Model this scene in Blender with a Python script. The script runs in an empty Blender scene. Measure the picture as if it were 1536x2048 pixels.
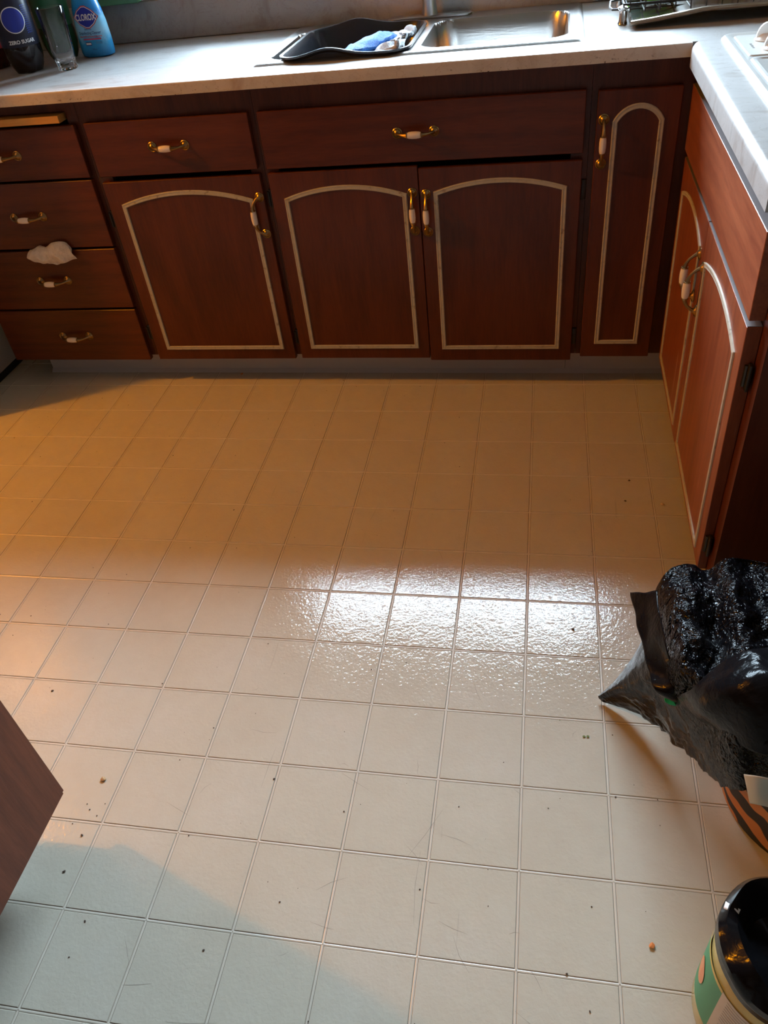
import bpy, bmesh, math, random
from mathutils import Vector, Matrix, noise

random.seed(7)
S = bpy.context.scene
C = S.collection
PI = math.pi

# ---------------------------------------------------------------- camera
cam_d = bpy.data.cameras.new('camera')
cam = bpy.data.objects.new('camera', cam_d); C.objects.link(cam)
cam_d.sensor_fit = 'HORIZONTAL'; cam_d.sensor_width = 36.0
cam_d.lens = 1548.8 * 36.0 / 1536.0
cam_d.clip_start = 0.02
def rz(a): return Matrix.Rotation(a, 3, 'Z')
cam_m = rz(math.radians(14.8441)) @ Matrix.Rotation(math.radians(49.6543), 3, 'X') @ rz(math.radians(-7.5769))
cam.matrix_world = Matrix.Translation((-0.01275, -2.11267, 1.31202)) @ cam_m.to_4x4()
S.camera = cam

# ---------------------------------------------------------------- exposure, sky, lights
S.view_settings.view_transform = 'Standard'; S.view_settings.look = 'None'
S.view_settings.gamma = 1.0; S.view_settings.use_curve_mapping = False
S.view_settings.exposure = 0.0
SKY = 55.0
world = bpy.data.worlds.new('sky'); S.world = world; world.use_nodes = True
bg = world.node_tree.nodes['Background']
bg.inputs[0].default_value = (0.66, 0.85, 1.0, 1); bg.inputs[1].default_value = SKY
WX0, WX1, WZ0, WZ1 = -1.22, 0.34, 1.075, 1.93      # opening of the window over the sink
RX0, RX1, RZ0, RZ1 = -1.5, 0.3, 0.9, 2.0          # opening of the window behind the camera
def portal(loc, rot, sx, sy):
    l = bpy.data.lights.new('window_portal', 'AREA'); l.shape = 'RECTANGLE'; l.size = sx; l.size_y = sy
    l.cycles.is_portal = True
    o = bpy.data.objects.new('window_portal', l); C.objects.link(o); o.location = loc; o.rotation_euler = rot
portal(((WX0+WX1)/2, 0.76, (WZ0+WZ1)/2), (-PI/2, 0, 0), WX1-WX0, WZ1-WZ0)
LAMP = (-2.90, -0.78, 2.24)
ll = bpy.data.lights.new('lamp_light', 'POINT'); ll.energy = 140; ll.color = (1.0, 0.335, 0.006); ll.shadow_soft_size = 0.045
lo = bpy.data.objects.new('lamp_light', ll); C.objects.link(lo); lo.location = LAMP

# ---------------------------------------------------------------- materials
def newmat(name):
    m = bpy.data.materials.new(name); m.use_nodes = True
    nt = m.node_tree; return m, nt, nt.nodes['Principled BSDF']
def pset(b, **k):
    names = dict(col='Base Color', rough='Roughness', metal='Metallic', trans='Transmission Weight', ior='IOR', coat='Coat Weight', coatr='Coat Roughness', spec='Specular IOR Level', alpha='Alpha', sheen='Sheen Weight', sss='Subsurface Weight')
    for a, v in k.items():
        if a == 'col': v = (*v, 1) if len(v) == 3 else v
        b.inputs[names[a]].default_value = v
def plain(name, col, rough=0.5, **k):
    m, nt, b = newmat(name); pset(b, col=col, rough=rough, **k); return m
def nd(nt, t, **k):
    n = nt.nodes.new(t)
    for a, v in k.items():
        if a in n.inputs.keys(): n.inputs[a].default_value = v
        else: setattr(n, a, v)
    return n
def pos(nt, scale=(1, 1, 1), rot=(0, 0, 0), obj=False):
    if obj: g = nt.nodes.new('ShaderNodeTexCoord').outputs['Object']
    else: g = nt.nodes.new('ShaderNodeNewGeometry').outputs['Position']
    mp = nt.nodes.new('ShaderNodeMapping'); mp.inputs['Scale'].default_value = scale; mp.inputs['Rotation'].default_value = rot
    nt.links.new(g, mp.inputs[0]); return mp.outputs[0]
def ntex(nt, vec, scale, detail=3, rough=0.5, dist=0.0):
    n = nt.nodes.new('ShaderNodeTexNoise'); nt.links.new(vec, n.inputs['Vector'])
    n.inputs['Scale'].default_value = scale; n.inputs['Detail'].default_value = detail
    n.inputs['Roughness'].default_value = rough; n.inputs['Distortion'].default_value = dist
    return n.outputs['Fac']
def ramp(nt, fac, stops):
    r = nt.nodes.new('ShaderNodeValToRGB'); nt.links.new(fac, r.inputs[0])
    e = r.color_ramp.elements
    while len(e) < len(stops): e.new(0.5)
    for i, (p, c) in enumerate(stops):
        e[i].position = p
        e[i].color = (c, c, c, 1) if isinstance(c, (int, float)) else (*c, 1)
    return r.outputs[0]
def mixc(nt, fac, a, b, mode='MIX'):
    n = nt.nodes.new('ShaderNodeMix'); n.data_type = 'RGBA'; n.blend_type = mode
    for k, v in ((0, fac), (6, a), (7, b)):
        if isinstance(v, (int, float)): n.inputs[k].default_value = v
        elif isinstance(v, tuple): n.inputs[k].default_value = (*v, 1)
        else: nt.links.new(v, n.inputs[k])
    return n.outputs[2]
def bump(nt, b, h, dist, strength=1.0, prev=None):
    n = nt.nodes.new('ShaderNodeBump'); n.inputs['Strength'].default_value = strength; n.inputs['Distance'].default_value = dist
    nt.links.new(h, n.inputs['Height'])
    if prev is not None: nt.links.new(prev, n.inputs['Normal'])
    nt.links.new(n.outputs[0], b.inputs['Normal']); return n.outputs[0]

def wood(name, axis, dark=(0.058, 0.0115, 0.0045), lite=(0.125, 0.028, 0.0085), scratch=False, rough=0.34):
    m, nt, b = newmat(name)
    sc = {'z': (9, 9, 0.9), 'x': (0.9, 9, 9), 'y': (9, 0.9, 9)}[axis]
    v = pos(nt, sc)
    a = ntex(nt, v, 1.6, 3, 0.5, 1.2)
    w = nt.nodes.new('ShaderNodeTexWave'); w.wave_type = 'RINGS'; nt.links.new(v, w.inputs['Vector'])
    w.inputs['Scale'].default_value = 0.9; w.inputs['Distortion'].default_value = 9; w.inputs['Detail'].default_value = 3; w.inputs['Detail Scale'].default_value = 0.8
    f = ntex(nt, pos(nt, tuple(x*9 for x in sc)), 2.2, 3, 0.6)
    c = mixc(nt, ramp(nt, a, [(0.3, 0.0), (0.72, 1.0)]), dark, lite)
    c = mixc(nt, 0.30, c, ramp(nt, w.outputs['Fac'], [(0.0, dark), (1.0, lite)]))
    c = mixc(nt, 0.22, c, ramp(nt, f, [(0.35, tuple(x*0.5 for x in dark)), (0.65, lite)]))
    if scratch:
        s = ntex(nt, pos(nt, (60, 60, 2.4), (0.12, 0, 0)), 1.5, 2, 0.6)
        big = ntex(nt, pos(nt, (3, 3, 3)), 1.6, 1)
        mk = mixc(nt, 1.0, ramp(nt, s, [(0.66, 0.0), (0.72, 1.0)]), ramp(nt, big, [(0.48, 0.0), (0.62, 1.0)]), 'MULTIPLY')
        c = mixc(nt, mk, c, (0.55, 0.38, 0.30))
    nt.links.new(c, b.inputs['Base Color'])
    pset(b, rough=rough, spec=0.3, coat=0.04, coatr=0.25)
    bump(nt, b, f, 0.0004, 0.5)
    return m
wood_v = wood('cherry_wood_upright_shaded', 'z')  # same cherry as the right-hand fronts, with shade put into the colour
wood_h = wood('cherry_wood_level_shaded', 'x')  # level-grain copy, darkened the same way for shade
wood_y = wood('cherry_wood_false_front_lit', 'y', (0.20, 0.05, 0.024), (0.36, 0.115, 0.05), scratch=True)  # lighter copy of the cherry, for the window-lit false front
wood_vs = wood('cherry_wood_side_door_lit', 'z', (0.17, 0.04, 0.016), (0.32, 0.09, 0.034), scratch=True, rough=0.38)  # lighter copy of the cherry, for the lit side doors
wood_pen = wood('cherry_wood_peninsula', 'z', (0.14, 0.045, 0.028), (0.24, 0.075, 0.04), rough=0.45)
wood_dark = plain('dark_cabinet_inside', (0.02, 0.008, 0.005), 0.7)

def floor_mat():
    m, nt, b = newmat('vinyl_tile_beige')
    v = pos(nt)
    n1 = ntex(nt, v, 5.0, 4, 0.55)
    c = ramp(nt, n1, [(0.3, (0.53, 0.495, 0.41)), (0.5, (0.55, 0.52, 0.435)), (0.7, (0.565, 0.54, 0.465))])
    n2 = ntex(nt, v, 34, 3, 0.6)
    c = mixc(nt, ramp(nt, n2, [(0.35, 0.0), (0.85, 0.30)]), c, (0.47, 0.42, 0.345))
    # wear scratches with shapes of their own
    s = ntex(nt, pos(nt, (70, 3.0, 1), (0, 0, 0.5)), 1.4, 2, 0.5)
    bg_ = ntex(nt, pos(nt, (2.2, 2.2, 1)), 2.0, 1)
    mk = mixc(nt, 1.0, ramp(nt, s, [(0.70, 0.0), (0.74, 0.35)]), ramp(nt, bg_, [(0.5, 0.0), (0.6, 1.0)]), 'MULTIPLY')
    c = mixc(nt, mk, c, (0.36, 0.33, 0.29))
    nt.links.new(c, b.inputs['Base Color'])
    r = ramp(nt, ntex(nt, v, 8, 3), [(0.3, 0.09), (0.7, 0.13)])
    nt.links.new(r, b.inputs['Roughness'])
    pset(b, spec=0.75)
    h1 = ntex(nt, v, 150, 2, 0.55, 0.4)
    h2 = ntex(nt, v, 48, 2, 0.5)
    p = bump(nt, b, h1, 0.00042, 1.0)
    bump(nt, b, h2, 0.0005, 0.7, p)
    return m
tile_m = floor_mat()  # embossed sheet vinyl
def line_mat():
    m, nt, b = newmat('tile_joint_light')
    c = ramp(nt, ntex(nt, pos(nt), 14, 3), [(0.3, (0.56, 0.52, 0.44)), (0.7, (0.63, 0.59, 0.51))])
    nt.links.new(c, b.inputs['Base Color']); pset(b, rough=0.3); return m
joint_m = line_mat()
groove_m = plain('tile_groove_dark', (0.26, 0.20, 0.15), 0.6)

def marble(name, base=(0.34, 0.34, 0.34), vein=(0.25, 0.22, 0.205), grime=False, rough=0.22):
    m, nt, b = newmat(name)
    v = pos(nt, (1.0, 2.2, 1.0), (0, 0, 0.5))
    a = ntex(nt, v, 4.5, 5, 0.55, 1.8)
    c = ramp(nt, a, [(0.30, vein), (0.42, base), (0.55, tuple(min(1, x*1.08) for x in base)), (0.70, tuple(x*0.86 for x in base))])
    w = ntex(nt, pos(nt), 11, 4, 0.6, 2.5)
    c = mixc(nt, ramp(nt, w, [(0.485, 0.0), (0.50, 0.55), (0.515, 0.0)]), c, vein)
    if grime:
        g = ntex(nt, pos(nt, (60, 60, 90)), 1.6, 3, 0.7)
        sx = nt.nodes.new('ShaderNodeSeparateXYZ'); gg = nt.nodes.new('ShaderNodeNewGeometry'); nt.links.new(gg.outputs['Position'], sx.inputs[0])
        mr = nt.nodes.new('ShaderNodeMapRange'); nt.links.new(sx.outputs['Z'], mr.inputs[0])
        for i, x in zip(range(1, 5), (0.886, 0.908, 1.0, 0.0)): mr.inputs[i].default_value = x
        big = ntex(nt, pos(nt, (4, 1, 1)), 1.5, 2)
        mk = mixc(nt, 1.0, ramp(nt, g, [(0.62, 0.0), (0.67, 1.0)]), mr.outputs[0], 'MULTIPLY')
        mk = mixc(nt, 1.0, mk, ramp(nt, big, [(0.42, 0.0), (0.55, 1.0)]), 'MULTIPLY')
        c = mixc(nt, mk, c, (0.07, 0.04, 0.025))
    nt.links.new(c, b.inputs['Base Color']); pset(b, rough=rough, spec=0.35)
    return m
marble_m = marble('marbled_laminate', rough=0.36)
marble_edge = marble('marbled_laminate_edge', (0.50, 0.46, 0.42), (0.36, 0.29, 0.24), True, 0.3)
splash_m = marble('marbled_backsplash', (0.36, 0.34, 0.33), (0.27, 0.22, 0.19), False, 0.35)
wall_m = plain('painted_wall', (0.20, 0.195, 0.185), 0.85)
ceil_m = plain('painted_ceiling', (0.40, 0.39, 0.38), 0.9)
toe_m = plain('grey_vinyl_cove_base', (0.52, 0.49, 0.46), 0.5)
inlay_m, _nt, _b = newmat('cream_routed_moulding')
_nt.links.new(ramp(_nt, ntex(_nt, pos(_nt), 60, 3, 0.7), [(0.30, (0.26, 0.22, 0.16)), (0.40, (0.42, 0.39, 0.31)), (0.7, (0.47, 0.44, 0.36))]), _b.inputs['Base Color']); pset(_b, rough=0.5)
brass = plain('aged_brass', (0.34, 0.235, 0.11), 0.3, metal=1.0)
porc = plain('cream_porcelain', (0.82, 0.74, 0.66), 0.15)
blackm = plain('black_metal', (0.012, 0.011, 0.010), 0.45)
hinge_m = plain('dark_hinge_metal', (0.05, 0.042, 0.034), 0.35, metal=0.8)
yellow_wood = wood('maple_board', 'x', (0.50, 0.25, 0.06), (0.66, 0.38, 0.11))
def steel_mat():
    m, nt, b = newmat('brushed_steel'); pset(b, col=(0.46, 0.45, 0.44), metal=1.0, rough=0.28)
    bump(nt, b, ntex(nt, pos(nt, (8, 260, 60)), 3, 2), 0.0004, 0.5); return m
steel = steel_mat()
chrome = plain('chrome', (0.75, 0.74, 0.73), 0.10, metal=1.0)
tub_m = plain('black_plastic_tub', (0.010, 0.011, 0.015), 0.25)
def foam_mat(name, a, b_, sc=300):
    m, nt, b = newmat(name); n = ntex(nt, pos(nt), sc, 3, 0.7)
    nt.links.new(ramp(nt, n, [(0.35, a), (0.6, b_)]), b.inputs['Base Color']); pset(b, rough=0.7)
    bump(nt, b, n, 0.004, 1.0); return m
cloth_m = foam_mat('wet_white_cloth', (0.50, 0.53, 0.58), (0.66, 0.69, 0.73))
scrub_m = foam_mat('blue_scrubber', (0.004, 0.07, 0.34), (0.02, 0.19, 0.60))
tissue_m = foam_mat('white_tissue', (0.60, 0.56, 0.52), (0.72, 0.68, 0.64), 60)
white_p = plain('white_plastic', (0.80, 0.80, 0.78), 0.35)
enamel = plain('white_enamel', (0.55, 0.56, 0.55), 0.3)
fridge_m = plain('white_appliance_side', (0.52, 0.50, 0.48), 0.4)
rubber = plain('black_rubber', (0.012, 0.012, 0.012), 0.7)

def bag_mat(name, col=(0.003, 0.003, 0.004), crinkle=1.0, rough=0.13, spec=0.24):
    m, nt, b = newmat(name); pset(b, col=col, rough=rough, spec=spec, ior=1.4)
    gg = nt.nodes.new('ShaderNodeNewGeometry'); sx = nt.nodes.new('ShaderNodeSeparateXYZ'); nt.links.new(gg.outputs['Position'], sx.inputs[0])
    mr = nt.nodes.new('ShaderNodeMapRange'); nt.links.new(sx.outputs['Z'], mr.inputs[0])
    for i, x in zip(range(1, 5), (0.20, 0.30, 0.15, 1.0)): mr.inputs[i].default_value = x
    def mul(h):
        k = nt.nodes.new('ShaderNodeMath'); k.operation = 'MULTIPLY'; nt.links.new(h, k.inputs[0]); nt.links.new(mr.outputs[0], k.inputs[1]); return k.outputs[0]
    p = bump(nt, b, mul(ntex(nt, pos(nt), 34, 2, 0.6, 1.2)), 0.010*crinkle, 1.0)
    bump(nt, b, mul(ntex(nt, pos(nt), 90, 2, 0.6, 0.9)), 0.0060*crinkle, 1.0, p)
    return m
bag_m = bag_mat('black_bin_bag_crinkled', crinkle=1.0)
bag_smooth = bag_mat('black_bin_bag_smooth', (0.005, 0.005, 0.006), 0.12, 0.18, 0.16)

def zebra():
    m, nt, b = newmat('orange_black_striped_print')
    w = nt.nodes.new('ShaderNodeTexWave'); nt.links.new(pos(nt, (1, 1, 1), (0.5, 0.75, 0.4)), w.inputs['Vector'])
    w.inputs['Scale'].default_value = 7.5; w.inputs['Distortion'].default_value = 9.0; w.inputs['Detail'].default_value = 1.5; w.inputs['Detail Scale'].default_value = 1.2
    nt.links.new(ramp(nt, w.outputs['Fac'], [(0.45, (0.012, 0.008, 0.006)), (0.56, (0.50, 0.19, 0.05))]), b.inputs['Base Color']); pset(b, rough=0.5)
    return m
zebra_m = zebra()
glass_m, _nt, _b = newmat('clear_glass'); pset(_b, col=(1, 1, 1), rough=0.0, trans=1.0, ior=1.45)
cola_m = plain('dark_cola_plastic', (0.010, 0.006, 0.006), 0.08)
red_bottle_m = plain('dark_red_bottle', (0.05, 0.006, 0.008), 0.12)
green_bottle_m = plain('green_bottle_plastic', (0.015, 0.075, 0.035), 0.12)
lab_blue = plain('deep_blue_label', (0.003, 0.004, 0.022), 0.35)
lab_navy = plain('navy_circle', (0.012, 0.030, 0.32), 0.35)
lab_dots = plain('bright_blue_dots', (0.03, 0.11, 0.70), 0.4)
lab_white = plain('label_white', (0.80, 0.80, 0.80), 0.4)
lab_red = plain('label_red', (0.55, 0.04, 0.06), 0.4)
cap_blue = plain('blue_cap', (0.01, 0.05, 0.30), 0.35)
def spray_mat():
    m, nt, b = newmat('blue_spray_bottle')
    gg = nt.nodes.new('ShaderNodeTexCoord'); sx = nt.nodes.new('ShaderNodeSeparateXYZ'); nt.links.new(gg.outputs['Object'], sx.inputs[0])
    mr = nt.nodes.new('ShaderNodeMapRange'); nt.links.new(sx.outputs['Z'], mr.inputs[0]); mr.inputs[1].default_value = 0; mr.inputs[2].default_value = 0.2
    n = ntex(nt, pos(nt), 40, 4, 0.6)
    a = nt.nodes.new('ShaderNodeMath'); a.operation = 'MULTIPLY_ADD'; nt.links.new(n, a.inputs[0]); a.inputs[1].default_value = 0.25; nt.links.new(mr.outputs[0], a.inputs[2])
    c = ramp(nt, a.outputs[0], [(0.12, (0.02, 0.24, 0.58)), (0.33, (0.045, 0.36, 0.68)), (0.46, (0.30, 0.62, 0.82)), (0.62, (0.22, 0.56, 0.80)), (0.72, (0.02, 0.22, 0.60)), (0.9, (0.03, 0.33, 0.72)), (1.0, (0.25, 0.65, 0.85))])
    nt.links.new(c, b.inputs['Base Color']); pset(b, rough=0.25); return m
spray_m = spray_mat()
jug_clear, _nt, _b = newmat('clear_jug_plastic')
_nt.links.new(ramp(_nt, ntex(_nt, pos(_nt), 9, 2), [(0.4, (0.80, 0.74, 0.36)), (0.7, (0.72, 0.62, 0.24))]), _b.inputs['Base Color']); pset(_b, rough=0.12, trans=0.35, ior=1.3)
jug_rim = plain('pale_clear_plastic', (0.72, 0.72, 0.66), 0.15, trans=0.35)
oil_m = plain('yellow_oil_plastic', (0.66, 0.50, 0.05), 0.2)
crumb_m = plain('dark_crumbs', (0.07, 0.045, 0.03), 0.8)
orange_crumb = plain('orange_crumb', (0.60, 0.20, 0.05), 0.7)
tan_crumb = plain('tan_crumb', (0.50, 0.33, 0.17), 0.8)
lime = plain('lime_green_plastic', (0.22, 0.75, 0.03), 0.3)
teal = plain('teal_plastic', (0.01, 0.18, 0.24), 0.35)
green_card = plain('green_card_box', (0.10, 0.25, 0.13), 0.5)
window_paint = plain('white_window_paint', (0.7, 0.7, 0.68), 0.4)
def pane_mat():
    m = bpy.data.materials.new('window_glass'); m.use_nodes = True; nt = m.node_tree; nt.nodes.clear()
    o = nt.nodes.new('ShaderNodeOutputMaterial'); t = nt.nodes.new('ShaderNodeBsdfTransparent'); g = nt.nodes.new('ShaderNodeBsdfGlossy'); g.inputs['Roughness'].default_value = 0.02
    f = nt.nodes.new('ShaderNodeFresnel'); f.inputs[0].default_value = 1.3; x = nt.nodes.new('ShaderNodeMixShader')
    nt.links.new(f.outputs[0], x.inputs[0]); nt.links.new(t.outputs[0], x.inputs[1]); nt.links.new(g.outputs[0], x.inputs[2]); nt.links.new(x.outputs[0], o.inputs[0]); return m
pane_m = pane_mat()
bulb_m = bpy.data.materials.new('lit_bulb'); bulb_m.use_nodes = True
_e = bulb_m.node_tree.nodes['Principled BSDF']; _e.inputs['Emission Color'].default_value = (1, 0.5, 0.15, 1); _e.inputs['Emission Strength'].default_value = 4

# ---------------------------------------------------------------- mesh helpers
def empty(name, loc, label=None, cat=None, group=None):
    o = bpy.data.objects.new(name, None); C.objects.link(o); o.location = loc; o.empty_display_size = 0.05
    tag(o, label, cat, group); return o
def tag(o, label=None, cat=None, group=None, kind=None):
    if label: o['label'] = label
    if cat: o['category'] = cat
    if group: o['group'] = group
    if kind: o['kind'] = kind
    return o
def wloc(p):
    l = Vector((0, 0, 0))
    while p: l += p.location; p = p.parent
    return l
def link(name, me, mat, parent=None, loc=None, smooth=True):
    """me is in world coordinates unless loc is given; parented parts are shifted to their parent's frame"""
    if mat is not None:
        for m in (mat if isinstance(mat, (list, tuple)) else [mat]): me.materials.append(m)
    o = bpy.data.objects.new(name, me); C.objects.link(o)
    if loc is None:
        if parent is not None:
            o.parent = parent; me.transform(Matrix.Translation(-wloc(parent)))
    else:
        o.parent = parent; o.location = loc
    if smooth:
        me.polygons.foreach_set('use_smooth', [True]*len(me.polygons))
        try: me.set_sharp_from_angle(angle=math.radians(35))
        except Exception: pass
    return o
def tomesh(bm, name='m'):
    bmesh.ops.recalc_face_normals(bm, faces=bm.faces)
    me = bpy.data.meshes.new(name); bm.to_mesh(me); bm.free(); return me
def box(bm, x0, x1, y0, y1, z0, z1, bev=0.0, seg=1):
    t = bmesh.new(); bmesh.ops.create_cube(t, size=1)
    bmesh.ops.scale(t, vec=(x1-x0, y1-y0, z1-z0), verts=t.verts)
    bmesh.ops.translate(t, vec=((x0+x1)/2, (y0+y1)/2, (z0+z1)/2), verts=t.verts)
    if bev: bmesh.ops.bevel(t, geom=t.edges[:], offset=bev, segments=seg, affect='EDGES', profile=0.5)
    join(bm, t)
def join(bm, t, mtx=None):
    if mtx is not None: bmesh.ops.transform(t, matrix=mtx, verts=t.verts)
    vs = {v: bm.verts.new(v.co) for v in t.verts}
    for f in t.faces:
        try: bm.faces.new([vs[v] for v in f.verts])
        except ValueError: pass
    t.free()
def bx(*a, **k):
    bm = bmesh.new(); box(bm, *a, **k); return bm
def boxobj(name, dims, mat, parent=None, bev=0.0, seg=1):
    return link(name, tomesh(bx(*dims, bev=bev, seg=seg)), mat, parent, smooth=bev > 0)
def loft(bm, rings, close=False, cap0=False, cap1=False):
    R = [[bm.verts.new(p) for p in r] for r in rings]
    n = len(R[0])
    for a, b in zip(R, R[1:]):
        for i in range(n if not close else n):
            j = (i+1) % n
            bm.faces.new((a[i], a[j], b[j], b[i]))
    if cap0: bm.faces.new(R[0][::-1])
    if cap1: bm.faces.new(R[-1])
    return R
def tube(bm, pts, rad, n=8, caps=True):
    pts = [Vector(p) for p in pts]
    rs = rad if isinstance(rad, (list, tuple)) else [rad]*len(pts)
    rings = []; up = None
    for i, p in enumerate(pts):
        d = (pts[min(i+1, len(pts)-1)] - pts[max(i-1, 0)]).normalized()
        if up is None: up = Vector((0, 0, 1)) if abs(d.z) < 0.9 else Vector((1, 0, 0))
        s = d.cross(up).normalized(); up = s.cross(d).normalized()
        rings.append([p + rs[i]*(math.cos(2*PI*k/n)*s + math.sin(2*PI*k/n)*up) for k in range(n)])
    loft(bm, rings, cap0=caps, cap1=caps)
def lathe(bm, prof, c=(0, 0, 0), n=32, mod=None, cap0=True, cap1=True):
    rings = []
    for r, z in prof:
        ring = []
        for k in range(n):
            a = 2*PI*k/n; rr = r*(mod(a, z) if mod else 1)
            ring.append((c[0]+rr*math.cos(a), c[1]+rr*math.sin(a), c[2]+z))
        rings.append(ring)
    loft(bm, rings, cap0=cap0, cap1=cap1)
def rrect(cx, cy, hx, hy, r, z, n=6, zf=None):
    out = []
    for q, (sx, sy) in enumerate(((1, 1), (-1, 1), (-1, -1), (1, -1))):
        for k in range(n+1):
            a = q*PI/2 + k*PI/2/n
            out.append((cx+sx*(hx-r)+r*math.cos(a), cy+sy*(hy-r)+r*math.sin(a)))
    # extra points on straight runs
    res = []
    for i in range(len(out)):
        a, b = out[i], out[(i+1) % len(out)]
        res.append(a); L = math.hypot(b[0]-a[0], b[1]-a[1])
        if L > 0.5*min(hx, hy):
            for k in range(1, 12): res.append((a[0]+(b[0]-a[0])*k/12, a[1]+(b[1]-a[1])*k/12))
    return [(x, y, z + (zf(x, y) if zf else 0)) for x, y in res]
def catmull(P, t):
    n = len(P)-1; f = t*n; i = min(int(f), n-1); u = f-i
    p0, p1, p2, p3 = (Vector(P[max(i-1, 0)]), Vector(P[i]), Vector(P[i+1]), Vector(P[min(i+2, n)]))
    return 0.5*((2*p1)+(p2-p0)*u+(2*p0-5*p1+4*p2-p3)*u*u+(3*p1-p0-3*p2+p3)*u*u*u)
def patch(bm, G, nu, nv, disp=None):
    rows = []
    for a in range(nu+1):
        cur = [catmull([G[i][j] for i in range(len(G))], a/nu) for j in range(len(G[0]))]
        rows.append([catmull(cur, b/nv) for b in range(nv+1)])
    V = []
    for a, r in enumerate(rows):
        V.append([bm.verts.new(p + (disp(p, a/nu, b/nv) if disp else Vector())) for b, p in enumerate(r)])
    for a in range(nu):
        for b in range(nv): bm.faces.new((V[a][b], V[a+1][b], V[a+1][b+1], V[a][b+1]))
def solid(o, t, off=0):
    m = o.modifiers.new('thickness', 'SOLIDIFY'); m.thickness = t; m.offset = off; return o
def text_mesh(s, size, f, extrude=0.0004, bold=0.0, sx=1.0, align='CENTER'):
    """flat lettering mapped through f(x, y, z) -> world point"""
    cu = bpy.data.curves.new('lettering', 'FONT'); cu.body = s; cu.size = size; cu.extrude = extrude; cu.offset = bold; cu.align_x = align; cu.resolution_u = 3
    ob = bpy.data.objects.new('lettering', cu); C.objects.link(ob)
    bpy.context.view_layer.update()
    me = bpy.data.meshes.new_from_object(ob.evaluated_get(bpy.context.evaluated_depsgraph_get()))
    bpy.data.objects.remove(ob); bpy.data.curves.remove(cu)
    for v in me.vertices: v.co = Vector(f(v.co.x*sx, v.co.y, v.co.z))
    me.materials.clear()
    return me
# ================================================================ SETTING
CEIL = 2.44; XL, XR, YB, YF = -3.4, 0.97, 0.64, -4.2
floor = boxobj('floor', (XL, XR, YF, YB, -0.05, -0.0016), groove_m); tag(floor, kind='structure')
T = 0.1524; TX, TY, TA = -0.80151, -0.15178, math.radians(0.738)
ca, sa = math.cos(TA), math.sin(TA)
def tpt(i, j): return Vector((TX+ca*i*T+sa*j*T, TY+sa*i*T-ca*j*T, 0))
def tile_bm(gap=0.0052):
    bm = bmesh.new(); h = T/2-gap/2; b = 0.0009
    loft(bm, [[(-h, -h, -0.002), (h, -h, -0.002), (h, h, -0.002), (-h, h, -0.002)],
              [(-h, -h, -b), (h, -h, -b), (h, h, -b), (-h, h, -b)],
              [(-h+b, -h+b, 0), (h-b, -h+b, 0), (h-b, h-b, 0), (-h+b, h-b, 0)]], cap1=True)
    return bm
tile_me = tomesh(tile_bm(), 'tile'); tile_me.materials.append(tile_m)
I0, I1, J0, J1 = -8, 8, -2, 13
far = bmesh.new()
for i in range(-18, 13):
    for j in range(-7, 28):
        c = (tpt(i, j)+tpt(i+1, j+1))/2
        if I0 <= i < I1 and J0 <= j < J1:
            if c.y > 0.17: continue
            o = bpy.data.objects.new('tile', tile_me); C.objects.link(o); o.parent = floor
            o.location = c; o.rotation_euler = (0, 0, TA)
        elif XL+0.08 < c.x < XR-0.08 and YF+0.08 < c.y < YB-0.08:
            join(far, tile_bm(), Matrix.Translation(c) @ Matrix.Rotation(TA, 4, 'Z'))
fo = link('tile_field', tomesh(far), tile_m, floor, smooth=False); fo['kind'] = 'stuff'
# light beads that run between the embossed tiles
def bead(p, q):
    bm = bmesh.new(); d = (q-p).normalized(); s = Vector((-d.y, d.x, 0)); w = 0.0019
    loft(bm, [[P+s*w+Vector((0, 0, -0.0018)), P+s*w+Vector((0, 0, -0.0010)), P+s*w*0.4+Vector((0, 0, -0.0006)), P-s*w*0.4+Vector((0, 0, -0.0006)), P-s*w+Vector((0, 0, -0.0010)), P-s*w+Vector((0, 0, -0.0018))] for P in (p, q)], cap0=True, cap1=True)
    link('joint_bead', tomesh(bm), joint_m, floor, smooth=False)
for i in range(I0, I1+1): bead(tpt(i, -2), tpt(i, 27))
for j in range(J0, J1+6): bead(tpt(-16, j), tpt(11, j))

wall_back = bmesh.new()
for a in ((XL, WX0, YB, YB+0.12, 0, CEIL), (WX1, XR, YB, YB+0.12, 0, CEIL), (WX0, WX1, YB, YB+0.12, 0, WZ0), (WX0, WX1, YB, YB+0.12, WZ1, CEIL)): box(wall_back, *a)
tag(link('wall_back', tomesh(wall_back), wall_m, smooth=False), kind='structure')
tag(boxobj('wall_left', (XL-0.1, XL, YF, YB, 0, CEIL), wall_m), kind='structure')
tag(boxobj('wall_right', (XR, XR+0.1, YF, YB, 0, CEIL), wall_m), kind='structure')
tag(boxobj('wall_front', (XL, XR, YF-0.1, YF, 0, CEIL), wall_m), kind='structure')
tag(boxobj('ceiling', (XL, XR, YF, YB, CEIL, CEIL+0.1), ceil_m), kind='structure')
# window over the sink
win = bmesh.new(); fw = 0.020
for a in ((WX0, WX1, YB+0.04, YB+0.09, WZ0, WZ0+fw), (WX0, WX1, YB+0.04, YB+0.09, WZ1-fw, WZ1), (WX0, WX0+fw, YB+0.04, YB+0.09, WZ0, WZ1), (WX1-fw, WX1, YB+0.04, YB+0.09, WZ0, WZ1), (-0.46, -0.43, YB+0.04, YB+0.09, WZ0, WZ1)): box(win, *a)
w1 = tag(link('window_1', tomesh(win), window_paint, smooth=False), kind='structure')
boxobj('pane', (WX0+fw, -0.46, YB+0.062, YB+0.066, WZ0+fw, WZ1-fw), pane_m, w1)
boxobj('pane', (-0.43, WX1-fw, YB+0.062, YB+0.066, WZ0+fw, WZ1-fw), pane_m, w1)
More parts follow.
